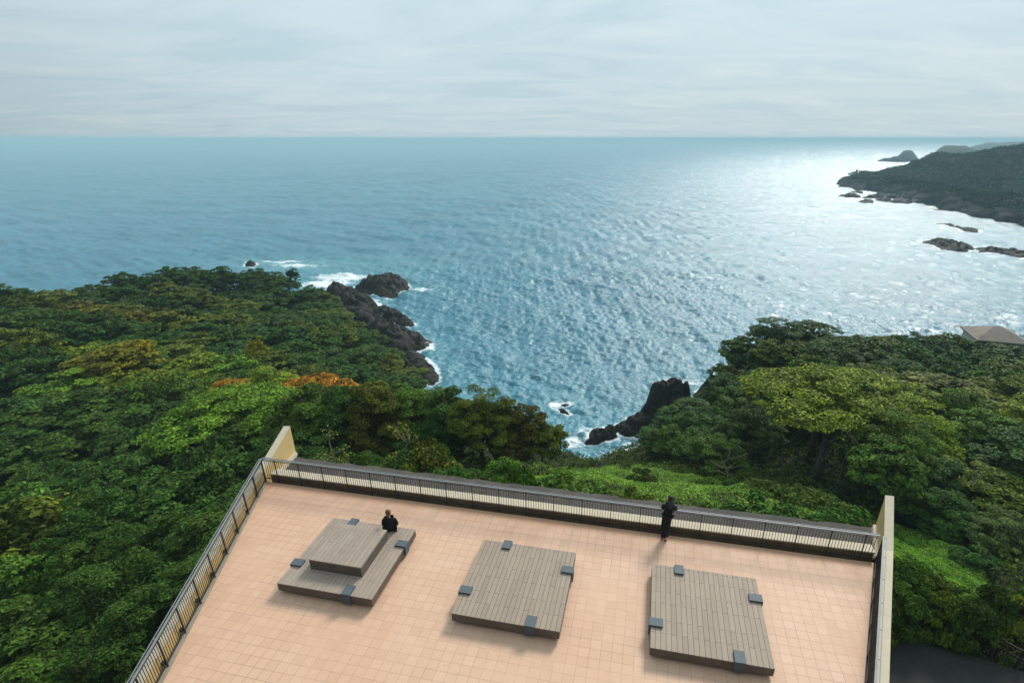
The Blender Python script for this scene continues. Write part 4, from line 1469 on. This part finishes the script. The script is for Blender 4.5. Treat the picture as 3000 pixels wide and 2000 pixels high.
carpet('verge_grass', [(2590, 1830), (2760, 1845), (2900, 1880), (3060, 1930), (3060, 1995), (2880, 1930), (2760, 1900), (2580, 1890)], (8, 24, 10, 24), 16000, .10, (0.045, 0.085, 0.020), .18, 9)
carpet('leaf_litter', LITTER, (10, 24, 10, 24), 9000, .09, (0.20, 0.155, 0.10), .08, 19)
carpet('bank_foliage', [(400, 1720), (520, 1640), (600, 1600), (560, 1800), (470, 1960), (330, 2080), (180, 2080)], (-30, -8, 4, 26), 30000, .15, (0.055, 0.090, 0.024), .5, 10)
n_ = 330000
r_ = np.random.default_rng(33)
dd_ = np.exp(r_.uniform(math.log(12), math.log(175), n_))
aa_ = np.radians(r_.uniform(-60, 58, n_))
X_, Y_ = dd_ * np.sin(aa_), dd_ * np.cos(aa_)
k_ = (poly_dist(X_, Y_, SHORE) > .6) & (poly_dist(X_, Y_, FOOT) < -.1) & (poly_dist(X_, Y_, PATH) < -.2)
X_, Y_, dd_ = X_[k_], Y_[k_], dd_[k_]
g_ = ground(X_, Y_) + .4
yc_ = np.maximum(Y_ * math.cos(PITCH) - (g_ - CAMZ) * math.sin(PITCH), .1)
px_, py_ = CX0 + CF * X_ / yc_, CY0 - CF * (Y_ * math.sin(PITCH) + (g_ - CAMZ) * math.cos(PITCH)) / yc_
k_ = (poly_dist(px_, py_, CREEP) < 25) & (poly_dist(px_, py_, IVY) < 6) & (poly_dist(px_, py_, LITTER) < 0)
X_, Y_, dd_ = X_[k_], Y_[k_], dd_[k_]
leaf_carpet('undergrowth', X_, Y_, np.ones(len(X_)), .13 + .0042 * dd_, (0.034, 0.056, 0.016), .9, 34, .8, jit=.5)


# ------------------------------------------------------------------ rocks
ROCKS = []


def rock(name, px_poly, hmax, label, seed, res=.4, w=2.5, mat=M_ROCK, group=None, cat='rock', zref=0.0, rough=1.0, tilt=(0, 0), fs=1.0, kind=None):
    poly = [at(a, b, zref)[:2] for a, b in px_poly]
    P = np.array(poly)
    c = P.mean(0)
    lo, hi = P.min(0) - 2 * res, P.max(0) + 2 * res
    xs, ys = np.arange(lo[0], hi[0], res), np.arange(lo[1], hi[1], res)
    X, Y = np.meshgrid(xs, ys)
    wob = w * .9
    Xw = X + (fbm(X / (w * 1.4), Y / (w * 1.4), seed + 40, 4) - .5) * wob
    Yw = Y + (fbm(X / (w * 1.4), Y / (w * 1.4), seed + 50, 4) - .5) * wob
    d = poly_dist(Xw, Yw, poly)
    prof = 1 - np.exp(-np.clip(d, 0, None) / (w * .5))
    big = fbm(X / (w * 2.4), Y / (w * 2.4), seed + 3, 3)
    ca, sa_ = math.cos(.6 + seed), math.sin(.6 + seed)
    U, Wd = X * ca + Y * sa_, -X * sa_ + Y * ca
    rq = np.random.default_rng(seed * 7 + 1)
    ext = hi - lo
    area = max(ext[0] * ext[1], 1)
    dm = np.zeros_like(X)
    for _ in range(int(min(260, max(16, 4.5 * area / (w * w))))):
        qx, qy = rq.uniform(lo[0], hi[0]), rq.uniform(lo[1], hi[1])
        dq = float(poly_dist(np.array([qx]), np.array([qy]), poly)[0])
        if dq < -.1 * w:
            continue
        rr0 = w * rq.uniform(.22, .95)
        hh = hmax * rq.uniform(.35, 1.0) * min(1, .30 + .75 * max(dq, 0) / (w * 1.5))
        an = rq.uniform(0, 3.14)
        ex, ey = (X - qx) * math.cos(an) + (Y - qy) * math.sin(an), -(X - qx) * math.sin(an) + (Y - qy) * math.cos(an)
        t_ = np.clip(1 - (np.abs(ex) / rr0) ** 2.6 - (np.abs(ey) / (rr0 * rq.uniform(.5, .95))) ** 2.6, 0, 1)
        dm = np.maximum(dm, hh * t_ ** .5)
    rd = ridged(U / (w * 1.3) * fs, Wd / (w * .5) * fs, seed, 5)
    fb = fbm(X / (w * .28), Y / (w * .28), seed + 9, 4)
    Z = prof * (.16 * hmax * big + .88 * dm) + rough * min(hmax * .32, w * .42) * (rd - .5) * np.clip(prof * 1.5, 0, 1) + rough * min(hmax * .28, w * .42) * (fb - .5) * np.clip(prof * 2, 0, 1)
    Z += ((X - c[0]) * tilt[0] + (Y - c[1]) * tilt[1]) * prof
    Z = np.where(d > 0, Z + .02, np.maximum(d * 1.2, -1.6))
    V = np.stack([X.ravel() - c[0], Y.ravel() - c[1], Z.ravel()], 1)
    nx = X.shape[1]
    idx = np.arange(X.size).reshape(X.shape)
    F = np.stack([idx[:-1, :-1], idx[:-1, 1:], idx[1:, 1:], idx[1:, :-1]], -1).reshape(-1, 4)
    F = F[(Z.ravel()[F] > -1.5).any(1)]
    used = np.unique(F)
    remap = np.full(X.size, -1)
    remap[used] = np.arange(len(used))
    o = obj(name, mesh_np(name, V[used], remap[F], mat, False), None, (c[0], c[1], 0))
    ROCKS.append(np.array(poly))
    if kind:
        return tag(o, kind=kind)
    return tag(o, label, cat, group)


rock('sea_rock', [(1035, 850), (1060, 862), (1120, 868), (1165, 862), (1200, 845), (1195, 828), (1150, 822), (1090, 828)], 4.8, 'dark hump-backed rock islet at the tip of the left headland ringed by foam', 1, .4, 3.0)
rock('rock_shelf', [(925, 872), (960, 850), (1010, 848), (1060, 866), (1105, 884), (1118, 905), (1090, 915), (1100, 940), (1060, 960), (1010, 935), (960, 905)], 4.5, 'broad dark rock shelf joining the hump-backed islet to the headland', 2, .42, 3.0)
rock('rock_shelf', [(1080, 915), (1140, 905), (1190, 925), (1213, 948), (1190, 952), (1150, 945), (1100, 950)], 2.8, 'narrow jagged rock ledge reaching into the foam below the broad shelf', 3, .5, 1.8)
rock('rock_shelf', [(1040, 960), (1120, 958), (1190, 972), (1240, 990), (1268, 1010), (1262, 1030), (1200, 1035), (1130, 1010), (1070, 990)], 4.2, 'rounded dark rock shelf with the widest bulge into the bay', 4, .4, 3.0)
rock('rock_shelf', [(1120, 1020), (1200, 1040), (1245, 1048), (1285, 1090), (1290, 1118), (1240, 1135), (1190, 1090), (1140, 1055)], 3.6, 'lowest dark rock shelf of the left headland just above the tree row', 5, .5, 2.5)
rock('rock_shelf', [(930, 862), (1000, 858), (1055, 872), (1100, 900), (1110, 945), (1170, 965), (1235, 1002), (1255, 1020), (1215, 1045), (1268, 1090), (1278, 1118), (1240, 1130), (1180, 1110), (1080, 1030), (990, 950), (930, 890)], 4.6, 'dark rock bank between the headland trees and the shelves', 6, .5, 3.5)
rock('sea_rock', [(716, 778), (735, 783), (752, 776), (748, 770), (725, 770)], 3.5, 'small black skerry just beyond the left skyline', 7, .6, 2.0)
rock('rock_stack', [(1850, 1240), (1905, 1256), (1990, 1264), (2050, 1245), (2040, 1212), (1995, 1196), (1930, 1196), (1872, 1212)], 9.5, 'tall craggy black rock stack on the right side of the cove', 11, .25, 2.4, fs=1.2)
rock('rock_shelf', [(1772, 1268), (1800, 1250), (1838, 1232), (1880, 1228), (1960, 1250), (2020, 1262), (1960, 1290), (1880, 1290), (1815, 1286)], 3.4, 'brown stepped rock shelf at the foot of the tall stack', 12, .25, 1.8)
rock('sea_rock', [(1716, 1285), (1735, 1262), (1790, 1258), (1830, 1268), (1812, 1292), (1770, 1298), (1735, 1302), (1718, 1298)], 2.4, 'black boulder in the wash at the mouth of the cove', 13, .28, 1.3)
rock('rock_shelf', [(2010, 1200), (2040, 1150), (2085, 1118), (2110, 1125), (2090, 1170), (2050, 1220)], 6.0, 'dark rock slope under the trees right of the tall stack', 14, .3, 2.2)
rock('sea_rock', [(1632, 1200), (1645, 1196), (1665, 1206), (1674, 1215), (1660, 1217), (1642, 1210)], 1.3, 'brown wave-washed rock in the foam patch off the cove', 15, .2, .8)
rock('sea_rock', [(1646, 1184), (1655, 1182), (1670, 1184), (1664, 1188), (1650, 1189)], .7, 'smaller black rock behind the brown one in the foam patch', 16, .18, .6)
rock('sea_rock', [(2738, 655), (2790, 660), (2822, 668), (2868, 672), (2868, 680), (2835, 678), (2800, 670), (2750, 662)], 1.7, 'long thin dark reef nearest the right headland', 17, 1.0, 2.5)
rock('sea_rock', [(2696, 708), (2730, 702), (2800, 708), (2850, 722), (2855, 734), (2826, 740), (2790, 736), (2740, 722)], 2.3, 'dark spindle-shaped reef left of the gap in the right bay', 18, .8, 2.6)
rock('sea_rock', [(2862, 728), (2900, 728), (2960, 734), (3060, 742), (3060, 768), (2985, 758), (2920, 744), (2870, 740)], 2.2, 'dark reef running off the right edge beyond the gap', 19, .8, 2.6)
rock('sea_rock', [(2867, 820), (2874, 818), (2880, 822), (2872, 825)], .8, 'tiny lone dark rock in the right bay', 20, .25, .6)
rock('sea_rock', [(2455, 576), (2480, 570), (2520, 574), (2522, 580), (2490, 582), (2465, 581)], 3.0, 'dark rock at the seaward end of the headland rock chain', 21, 1.2, 3)
rock('sea_rock', [(2490, 563), (2530, 562), (2532, 566), (2500, 567)], 2.2, 'low dark rock between the chain and the headland point', 22, 1.2, 3)
rock('sea_rock', [(2515, 590), (2540, 585), (2560, 591), (2540, 594)], 2.2, 'small pointed dark rock below the headland rock chain', 23, 1.0, 2.5)
rock('rock_shelf', [(2525, 580), (2560, 572), (2640, 572), (2700, 590), (2660, 596), (2580, 588)], 3.5, 'flat dark rock shelf along the foot of the far headland', 24, 1.3, 4)

# ------------------------------------------------------------------ far headland, island, hills
HP = [  # px, py, distance along the view
    (2455, 541, None), (2500, 553, None), (2570, 563, None), (2640, 580, None), (2700, 602, None), (2780, 622, None), (2870, 637, None), (2940, 646, None), (3050, 668, None), (3200, 690, None),
    (2490, 525, 640), (2560, 506, 660), (2598, 500, 670), (2612, 476, 665), (2660, 466, 660), (2700, 463, 650), (2715, 452, 660), (2750, 444, 660), (2850, 436, 650), (2920, 430, 640), (3000, 423, 620), (3100, 420, 600), (3250, 415, 560),
    (2650, 520, 590), (2700, 540, 545), (2760, 500, 560), (2800, 560, 490), (2860, 480, 560), (2850, 520, 520), (2900, 590, 430), (2930, 540, 470), (3000, 500, 500), (3000, 560, 430), (3000, 610, 395), (3100, 560, 420), (3150, 500, 480), (3200, 620, 370)]
hp, hz = [], []
for px, py, Yd in HP:
    X, Y, Z = at(px, py, 0.0) if Yd is None else at_y(px, py, Yd)
    hp.append((X, Y))
    hz.append((Z - (6.5 if Yd else 0) * min(1, max(0, Z) / 20),))
back = [at(2455, 541, 0)[:2], (at_y(2520, 500, 720)[0], 720), (at_y(2700, 450, 780)[0], 780), (at_y(2900, 450, 840)[0], 840), (at_y(3300, 420, 900)[0], 900)]
for b in back:
    hp.append(b)
    hz.append((0.0,))
HL = RBF(hp, hz)
HPOLY = [at(a, b, 0)[:2] for a, b in [(2455, 541), (2500, 553), (2570, 563), (2640, 580), (2700, 602), (2780, 622), (2870, 637), (2940, 646), (3050, 668), (3250, 700)]] + [b for b in back[::-1]]


def headland_z(X, Y):
    d = poly_dist(X + (fbm(X / 22, Y / 22, 71, 4) - .5) * 26, Y + (fbm(X / 22, Y / 22, 81, 4) - .5) * 26, HPOLY)
    z = HL(X, Y)[0]
    rg = ridged(X / 60, Y / 60, 5, 5)
    z = z + (rg - .62) * 21 * np.clip(z / 12, 0, 1)
    z = np.maximum(z, 1.5 + 9 * rg ** 2) * np.clip(d / 9, 0, 1) ** .5
    return np.where(d > 0, z, np.maximum(d * .4, -4)), d


P = np.array(HPOLY)
xs = np.arange(P[:, 0].min() - 10, P[:, 0].max() + 10, 3.0)
ys = np.arange(P[:, 1].min() - 10, P[:, 1].max() + 10, 3.0)
X, Y = np.meshgrid(xs, ys)
Z, d = headland_z(X, Y)
idx = np.arange(X.size).reshape(X.shape)
F = np.stack([idx[:-1, :-1], idx[:-1, 1:], idx[1:, 1:], idx[1:, :-1]], -1).reshape(-1, 4)
F = F[(Z.ravel()[F] > -3).any(1)]
tag(obj('headland_terrain', mesh_np('headland_terrain', np.stack([X.ravel(), Y.ravel(), Z.ravel()], 1), F, M_ROCKFAR, False)), kind='structure')
n = 150000
r = np.random.default_rng(77)
X = r.uniform(P[:, 0].min(), P[:, 0].max(), n)
Y = r.uniform(P[:, 1].min(), P[:, 1].max(), n)
Z, d = headland_z(X, Y)
nm = fbm(X / 30, Y / 30, 91, 4)
kk = (d > 6) & (Z > 2.6 + 7 * (nm - .5))
X, Y, Z = X[kk], Y[kk], Z[kk]
bump = fbm(X / 7, Y / 7, 95, 2)
N_ = r.normal(0, .33, (len(X), 3)) + np.array([0, 0, .9])
N_ /= np.linalg.norm(N_, axis=1, keepdims=True)
V, F, S = leaves_np(np.stack([X, Y, Z + bump * 4.0], 1), N_, r.uniform(1.5, 3.4, len(X)), np.clip(fbm(X / 24, Y / 24, 97, 3) * 2.2 - .75 + r.normal(0, .06, len(X)), 0, 1), .8, r)
o = tag(obj('headland_woods', mesh_np('headland_woods', V, F, M_FAR, False, {'shade': S})), kind='stuff')
o.color = (0.011, 0.026, 0.015, 1)

rock('island', [(2563, 473), (2600, 474), (2650, 475), (2700, 475), (2698, 471), (2640, 470), (2590, 471)], 12, 'pointed grey island far out beyond the headland', 31, 4.0, 14, M_ROCKFAR, None, 'island', 0, .35)


def hill(name, prof, Yd, thick, seed):
    """a long mound whose ridge follows the given heights"""
    xs = []
    V, idx = [], []
    nseg = 120
    pxs = np.linspace(prof[0][0], prof[-1][0], nseg)
    pys = np.interp(pxs, [p[0] for p in prof], [p[1] for p in prof])
    rows = 9
    for j in range(rows):
        t = j / (rows - 1)
        for a, b in zip(pxs, pys):
            X, Y, Z = at_y(a, b, Yd)
            k = math.sin(math.pi * t) ** .7
            yy = Yd + (t - .5) * thick
            nz = float(fbm(np.array([X / 60]), np.array([yy / 60]), seed, 4)[0] - .5)
            V.append((X * yy / Yd, yy, max(Z, 0) * k * (1 + .35 * nz) - 1.5 * (k < .05)))
    id_ = np.arange(rows * nseg).reshape(rows, nseg)
    F = np.stack([id_[:-1, :-1], id_[:-1, 1:], id_[1:, 1:], id_[1:, :-1]], -1).reshape(-1, 4)
    return tag(obj(name, mesh_np(name, np.array(V), F, M_HILL, True)), kind='structure')


k = NT('hill_scrub')
co = k.coord()
M_HILL = k.base(k.ramp(k.noise(.03, 8, .65, co), [(.35, (0.008, 0.014, 0.014)), (.65, (0.020, 0.030, 0.024))]), .95, .2)
hill('island_hill', [(2590, 473), (2620, 466), (2632, 456), (2648, 443), (2660, 440.5), (2672, 443), (2684, 456), (2694, 470), (2698, 474)], 1290, 90, 3)
hill('coast_hill', [(2735, 450), (2750, 437), (2765, 428), (2800, 426.5), (2830, 427), (2850, 434), (2870, 440), (2900, 440), (3050, 438)], 1150, 200, 4)
hill('far_hills', [(2840, 433), (2860, 425), (2890, 419), (2940, 419.5), (2970, 417), (3010, 414), (3100, 411), (3250, 409)], 2100, 300, 6)

# ------------------------------------------------------------------ house with a hipped roof on the headland, timber fence by the path
A = at_y(2924, 955, 92)
root = empty('coast_house', (A[0], 92, A[2]), R(-18))
tag(root, 'grey hip-roofed house half hidden behind the right headland trees above the water', 'house')
m = MB()
m.box(-3.6, 3.6, -3.4, 3.4, -7.0, -1.92)
m.build('wall', M_BUILD, root)
m = MB()
a, b = 4.1, 4.0
m.v += [(-a, -b, -1.7), (a, -b, -1.7), (a, b, -1.7), (-a, b, -1.7), (-.5, 0, 0), (.5, 0, 0), (-a, -b, -1.9), (a, -b, -1.9), (a, b, -1.9), (-a, b, -1.9)]
m.f += [(0, 1, 5, 4), (1, 2, 5), (2, 3, 4, 5), (3, 0, 4), (6, 7, 1, 0), (7, 8, 2, 1), (8, 9, 3, 2), (9, 6, 0, 3), (9, 8, 7, 6)]
m.build('roof', M_ROOF, root)
for i, x in enumerate((-2.2, 0, 2.2)):
    m = MB()
    m.box(x - .6, x + .6, -3.46, -3.405, -4.6, -3.2)
    m.build('window', M_STEEL, root)

fp_ = [at(px, py, 23.75) for px, py in [(2917, 1918), (2978, 1950), (3040, 1985)]]
root = empty('timber_fence', fp_[0])
tag(root, 'dark timber post and rail fence at the edge of the asphalt path', 'fence')
dx = [tuple(p[i] - fp_[0][i] for i in range(3)) for p in fp_]
for p in dx:
    m = MB()
    m.box(p[0] - .055, p[0] + .055, p[1] - .055, p[1] + .055, -.3, 1.05)
    m.build('post', M_TIMBER, root, False, .01)
m = MB()
m.box(-.30, -.20, -.06, .05, -.3, 1.0)
m.build('post', M_TIMBER, root, False, .01)
for z in (.5, .95):
    m = MB()
    m.bar((dx[0][0], dx[0][1] - .07, z), (dx[2][0], dx[2][1] - .07, z), .05, .10)
    m.build('rail', M_TIMBER, root)

# ------------------------------------------------------------------ sea
az = np.radians(np.linspace(-60, 60, 960))
dep = np.concatenate([np.geomspace(R(46), R(12), 430), np.geomspace(R(12), R(0.9), 420)[1:], np.geomspace(R(.9), R(.035), 50)[1:]])
AZ, DP = np.meshgrid(az, dep)
D = CAMZ / np.tan(DP)
X, Y = D * np.sin(AZ), D * np.cos(AZ)
Z = np.zeros_like(X)
wr = np.random.default_rng(4)
step = D * (az[1] - az[0])
stepr = np.abs(np.gradient(D, axis=0))
cell = np.maximum(step, stepr * .55)
for lam, amp, n in ((46, .22, 3), (27, .19, 5), (15, .145, 8), (8.5, .12, 12), (4.8, .12, 18), (2.6, .085, 22), (1.5, .050, 24)):
    for _ in range(n):
        th = R(222) + wr.normal(0, .42 if lam > 10 else .62)
        l = lam * wr.uniform(.70, 1.40)
        kx, ky = math.sin(th) * 2 * math.pi / l, math.cos(th) * 2 * math.pi / l
        att = np.clip(l / cell / 3.0 - .6, 0, 1)
        ph = kx * X + ky * Y + wr.uniform(0, 6.28)
        env = .55 + .9 * vnoise(X / (l * 6) + wr.uniform(0, 99), Y / (l * 6), 3)
        s = np.sin(ph)
        Z += att * env * amp * (s + .25 * np.cos(2 * ph)) / math.sqrt(n) * 1.35
sdm = poly_dist(X, Y, SHORE)
foam = np.zeros_like(X)
shal = np.zeros_like(X)
for poly in ROCKS:
    c = poly.mean(0)
    rad = np.abs(poly - c).max() + 40
    msk = (np.abs(X - c[0]) < rad) & (np.abs(Y - c[1]) < rad)
    if not msk.any():
        continue
    dd = -poly_dist(X[msk], Y[msk], poly)
    far_ = math.hypot(*c)
    wd = 1.3 + .012 * far_
    foam[msk] = np.maximum(foam[msk], .85 * np.exp(-np.clip(dd, 0, None) / wd))
    shal[msk] = np.maximum(shal[msk], .5 * np.exp(-np.clip(dd, 0, None) / 9))
foam = np.maximum(foam, .75 * np.exp(-np.clip(-sdm, 0, None) / 2.0))
shal = np.maximum(shal, .6 * np.exp(-np.clip(-sdm, 0, None) / 12))
# patches of wash: (px, py, radius across, radius along, strength, turquoise)
for px, py, rx, ry, st, tq in [(1000, 812, 16, 10, 1.0, .9), (950, 832, 13, 9, 1.1, .8), (870, 778, 22, 9, .8, .9), (820, 765, 20, 6, .85, .7), (1000, 770, 24, 10, .35, .8), (1120, 790, 18, 8, .25, .6), (1235, 850, 9, 7, .75, .5), (1215, 905, 7, 6, .35, .3),
                               (1225, 965, 3.5, 3, .7, .3), (1255, 970, 4, 3, .6, .3), (1180, 880, 6, 5, .55, .4), (1130, 872, 6, 4, .75, .4), (1310, 1015, 2.2, 1.8, .55, .1), (1300, 1120, 2.5, 5, .5, .2), (1360, 900, 1.8, 1.2, .6, 0), (800, 706, 6, 1.6, .75, 0), (845, 704, 4, 1.5, .6, 0), (1120, 531, 8, 1.6, .6, 0),
                               (1625, 1185, 2.4, 2.6, 1.0, .4), (1660, 1178, 2.6, 1.8, .8, .3), (1690, 1200, 1.5, 2.0, .6, .2), (1705, 1262, 3.2, 3.6, .75, .5), (1680, 1290, 3.0, 4, .9, .5), (1770, 1245, 4, 2.4, .7, .3), (1850, 1215, 2.5, 2, .4, .2), (1965, 1110, 6, 4, .8, .2), (2020, 1118, 6, 5, .8, .2), (2060, 1085, 7, 6, .45, .1), (1880, 1150, 1.6, 3, .6, .1)]:
    c = at(px, py, 0)
    q = np.exp(-(((X - c[0]) / rx) ** 2 + ((Y - c[1]) / ry) ** 2))
    foam = np.maximum(foam, st * q)
    shal = np.maximum(shal, tq * np.exp(-(((X - c[0]) / (rx * 1.7)) ** 2 + ((Y - c[1]) / (ry * 1.7)) ** 2)))
nyy, nxx = X.shape
idx = np.arange(X.size).reshape(X.shape)
F = np.stack([idx[:-1, :-1], idx[:-1, 1:], idx[1:, 1:], idx[1:, :-1]], -1).reshape(-1, 4)
keep = (sdm.ravel()[F] < 12).any(1)
F = F[keep][:, ::-1]

k = NT('sea_water')
geo = k.n('ShaderNodeNewGeometry').outputs['Position']
fa = k.n('ShaderNodeAttribute', attribute_name='foam').outputs['Fac']
sa = k.n('ShaderNodeAttribute', attribute_name='shallow').outputs['Fac']
rip = k.mapping(geo, rot=(0, 0, R(42)), scale=(1.0, 2.3, 1))
b1 = k.noise(1.15, 5, .55, rip)
b2 = k.noise(.22, 5, .55, k.mapping(geo, rot=(0, 0, R(36)), scale=(1, 2.0, 1)))
b3 = k.noise(.028, 6, .6, k.mapping(geo, rot=(0, 0, R(25)), scale=(1, 2.4, 1)))
hsum = k.math('ADD', k.math('MULTIPLY', b1, .42), k.math('ADD', k.math('MULTIPLY', b2, .60), k.math('MULTIPLY', b3, 1.4)))
nrm = k.bump(hsum, 1.0, 1.0)
deep = k.ramp(k.noise(.02, 5, .6, geo), [(.35, (0.011, 0.145, 0.215)), (.65, (0.018, 0.182, 0.262))])
tq = k.mix(k.math('MULTIPLY', sa, .85), deep, C(0.07, 0.27, 0.31))
fn = k.noise(.75, 9, .72, k.mapping(geo, scale=(1, 1.2, 1)), dist=.8)
fn2 = k.noise(.13, 6, .65, geo, dist=.5)
fm = k.math('ADD', k.math('MULTIPLY', fn, .62), k.math('MULTIPLY', fn2, .38))
thr = k.math('SUBTRACT', .93, k.math('MULTIPLY', fa, .68))
ff = k.n('ShaderNodeMapRange', interpolation_type='SMOOTHSTEP')
k.put(ff, 'Value', k.math('SUBTRACT', fm, thr))
ff.inputs['From Min'].default_value = 0.0
ff.inputs['From Max'].default_value = 0.16
fo = ff.outputs[0]
colr = k.mix(fo, tq, C(.72, .78, .80))
k.base(colr, k.math('MULTIPLY_ADD', fo, .4, .21), k.math('MULTIPLY_ADD', fo, -.35, .5), 0, nrm)
k.p.inputs['IOR'].default_value = 1.6
M_SEA = k.m
tag(obj('sea', mesh_np('sea', np.stack([X.ravel(), Y.ravel(), Z.ravel()], 1), F, M_SEA, True, {'foam': np.clip(foam, 0, 1.2).ravel(), 'shallow': np.clip(shal, 0, 1).ravel()})), kind='structure')

# ------------------------------------------------------------------ haze
HAZE = 3.0e-4
m = MB()
m.box(-66000, 66000, -400, 70000, -10.0, CAMZ + 4)
k = NT('haze_air')
for nd in list(k.t.nodes):
    if nd.type != 'OUTPUT_MATERIAL':
        k.t.nodes.remove(nd)
pv = k.t.nodes.new('ShaderNodeVolumePrincipled')
pv.inputs['Color'].default_value = C(.49, .69, .76)
pv.inputs['Density'].default_value = HAZE
pv.inputs['Anisotropy'].default_value = 0.0
k.t.links.new(pv.outputs[0], next(n for n in k.t.nodes if n.type == 'OUTPUT_MATERIAL').inputs['Volume'])
if HAZE:
    tag(m.build('haze', k.m), kind='stuff')

# ------------------------------------------------------------------ sky, sun, camera
w = bpy.data.worlds.new('World')
sc.world = w
w.use_nodes = True
t = w.node_tree
bg = next(n for n in t.nodes if n.type == 'BACKGROUND')


def wn(typ, **kw):
    nd = t.nodes.new(typ)
    for a, b in kw.items():
        setattr(nd, a, b)
    return nd


def wl(a, b):
    t.links.new(a, b)


def wmath(op, a, b=None, clamp=False):
    nd = wn('ShaderNodeMath', operation=op, use_clamp=clamp)
    for i, v in enumerate((a, b)):
        if v is None:
            continue
        if hasattr(v, 'is_output'):
            wl(v, nd.inputs[i])
        else:
            nd.inputs[i].default_value = v
    return nd.outputs[0]


sky = wn('ShaderNodeTexSky', sky_type='NISHITA')
sky.sun_disc = False
sky.sun_elevation = SUN_EL
sky.sun_rotation = SUN_AZ
sky.altitude = 45
sky.air_density = 1.0
sky.dust_density = 2.0
tc = wn('ShaderNodeTexCoord').outputs['Generated']
sp = wn('ShaderNodeSeparateXYZ')
wl(tc, sp.inputs[0])
zz = wmath('MAXIMUM', sp.outputs[2], 0.0)
den = wmath('ADD', zz, 0.09)
cb = wn('ShaderNodeCombineXYZ')
wl(wmath('DIVIDE', sp.outputs[0], den), cb.inputs[0])
wl(wmath('DIVIDE', sp.outputs[1], den), cb.inputs[1])
mp = wn('ShaderNodeMapping')
mp.inputs['Rotation'].default_value = (0, 0, R(-14))
mp.inputs['Scale'].default_value = (.55, 1.0, 1)
wl(cb.outputs[0], mp.inputs[0])
n1 = wn('ShaderNodeTexNoise')
n1.inputs['Scale'].default_value = 1.25
n1.inputs['Detail'].default_value = 9
n1.inputs['Roughness'].default_value = .58
n1.inputs['Distortion'].default_value = 1.1
wl(mp.outputs[0], n1.inputs['Vector'])
cr = wn('ShaderNodeValToRGB')
e = cr.color_ramp.elements
e[0].position, e[0].color = .34, (4.5, 5.85, 6.5, 1)
e[1].position, e[1].color = .70, (5.7, 6.75, 7.1, 1)
wl(n1.outputs[0], cr.inputs[0])
# brighter cloud round the veiled sun
dt = wn('ShaderNodeVectorMath', operation='DOT_PRODUCT')
wl(tc, dt.inputs[0])
dt.inputs[1].default_value = SDIR
g1 = wn('ShaderNodeMapRange', interpolation_type='SMOOTHSTEP')
wl(dt.outputs['Value'], g1.inputs['Value'])
g1.inputs['From Min'].default_value = -0.55
g1.inputs['From Max'].default_value = 0.62
g1.inputs['To Min'].default_value = 0.24
g1.inputs['To Max'].default_value = 1.0
g2 = wmath('POWER', wmath('MAXIMUM', dt.outputs['Value'], 0.0), 36.0)
oc = wmath('MULTIPLY_ADD', zz, 0.85)        # an overcast sky is brighter overhead than at the horizon
oc.node.inputs[2].default_value = 1.07
gl = wmath('MULTIPLY', oc, wmath('ADD', g1.outputs[0], wmath('MULTIPLY', g2, 3.0)))
mxc = wn('ShaderNodeMix', data_type='RGBA', blend_type='MULTIPLY')
mxc.inputs[0].default_value = 1.0
wl(cr.outputs[0], mxc.inputs[6])
wl(gl, mxc.inputs[7])
mx = wn('ShaderNodeMix', data_type='RGBA')
mx.inputs[0].default_value = .96
wl(sky.outputs[0], mx.inputs[6])
wl(mxc.outputs[2], mx.inputs[7])
wl(mx.outputs[2], bg.inputs['Color'])
bg.inputs['Strength'].default_value = 0.078

sun = bpy.data.lights.new('sun', 'SUN')
sun.energy = 2.65
sun.angle = R(15)
sun.color = (1.0, .93, .82)
so = bpy.data.objects.new('sun', sun)
so.rotation_euler = SDIR.to_track_quat('Z', 'Y').to_euler()
link(so)

cam = bpy.data.cameras.new('camera')
cam.sensor_width = 36.0
cam.lens = CF / 3000 * 36
cam.shift_x = (1500 - CX0) / 3000
cam.shift_y = (CY0 - 1000) / 3000
cam.clip_start = .1
cam.clip_end = 250000
cobj = bpy.data.objects.new('camera', cam)
cobj.location = (0, 0, CAMZ)
cobj.rotation_euler = (R(90) - PITCH, 0, 0)
link(cobj)
sc.camera = cobj

sc.view_settings.view_transform = 'Standard'
sc.view_settings.look = 'None'
sc.view_settings.gamma = 1
sc.view_settings.exposure = 0.36
sc.render.engine = 'CYCLES'
cy = sc.cycles
cy.max_bounces = 6
cy.diffuse_bounces = 2
cy.glossy_bounces = 2
cy.transmission_bounces = 4
cy.transparent_max_bounces = 8
cy.volume_bounces = 1
cy.use_denoising = True
try:
    cy.denoiser = 'OPENIMAGEDENOISE'
except Exception:
    pass
cy.sample_clamp_indirect = 6
cy.use_adaptive_sampling = True
cy.adaptive_threshold = 0.006
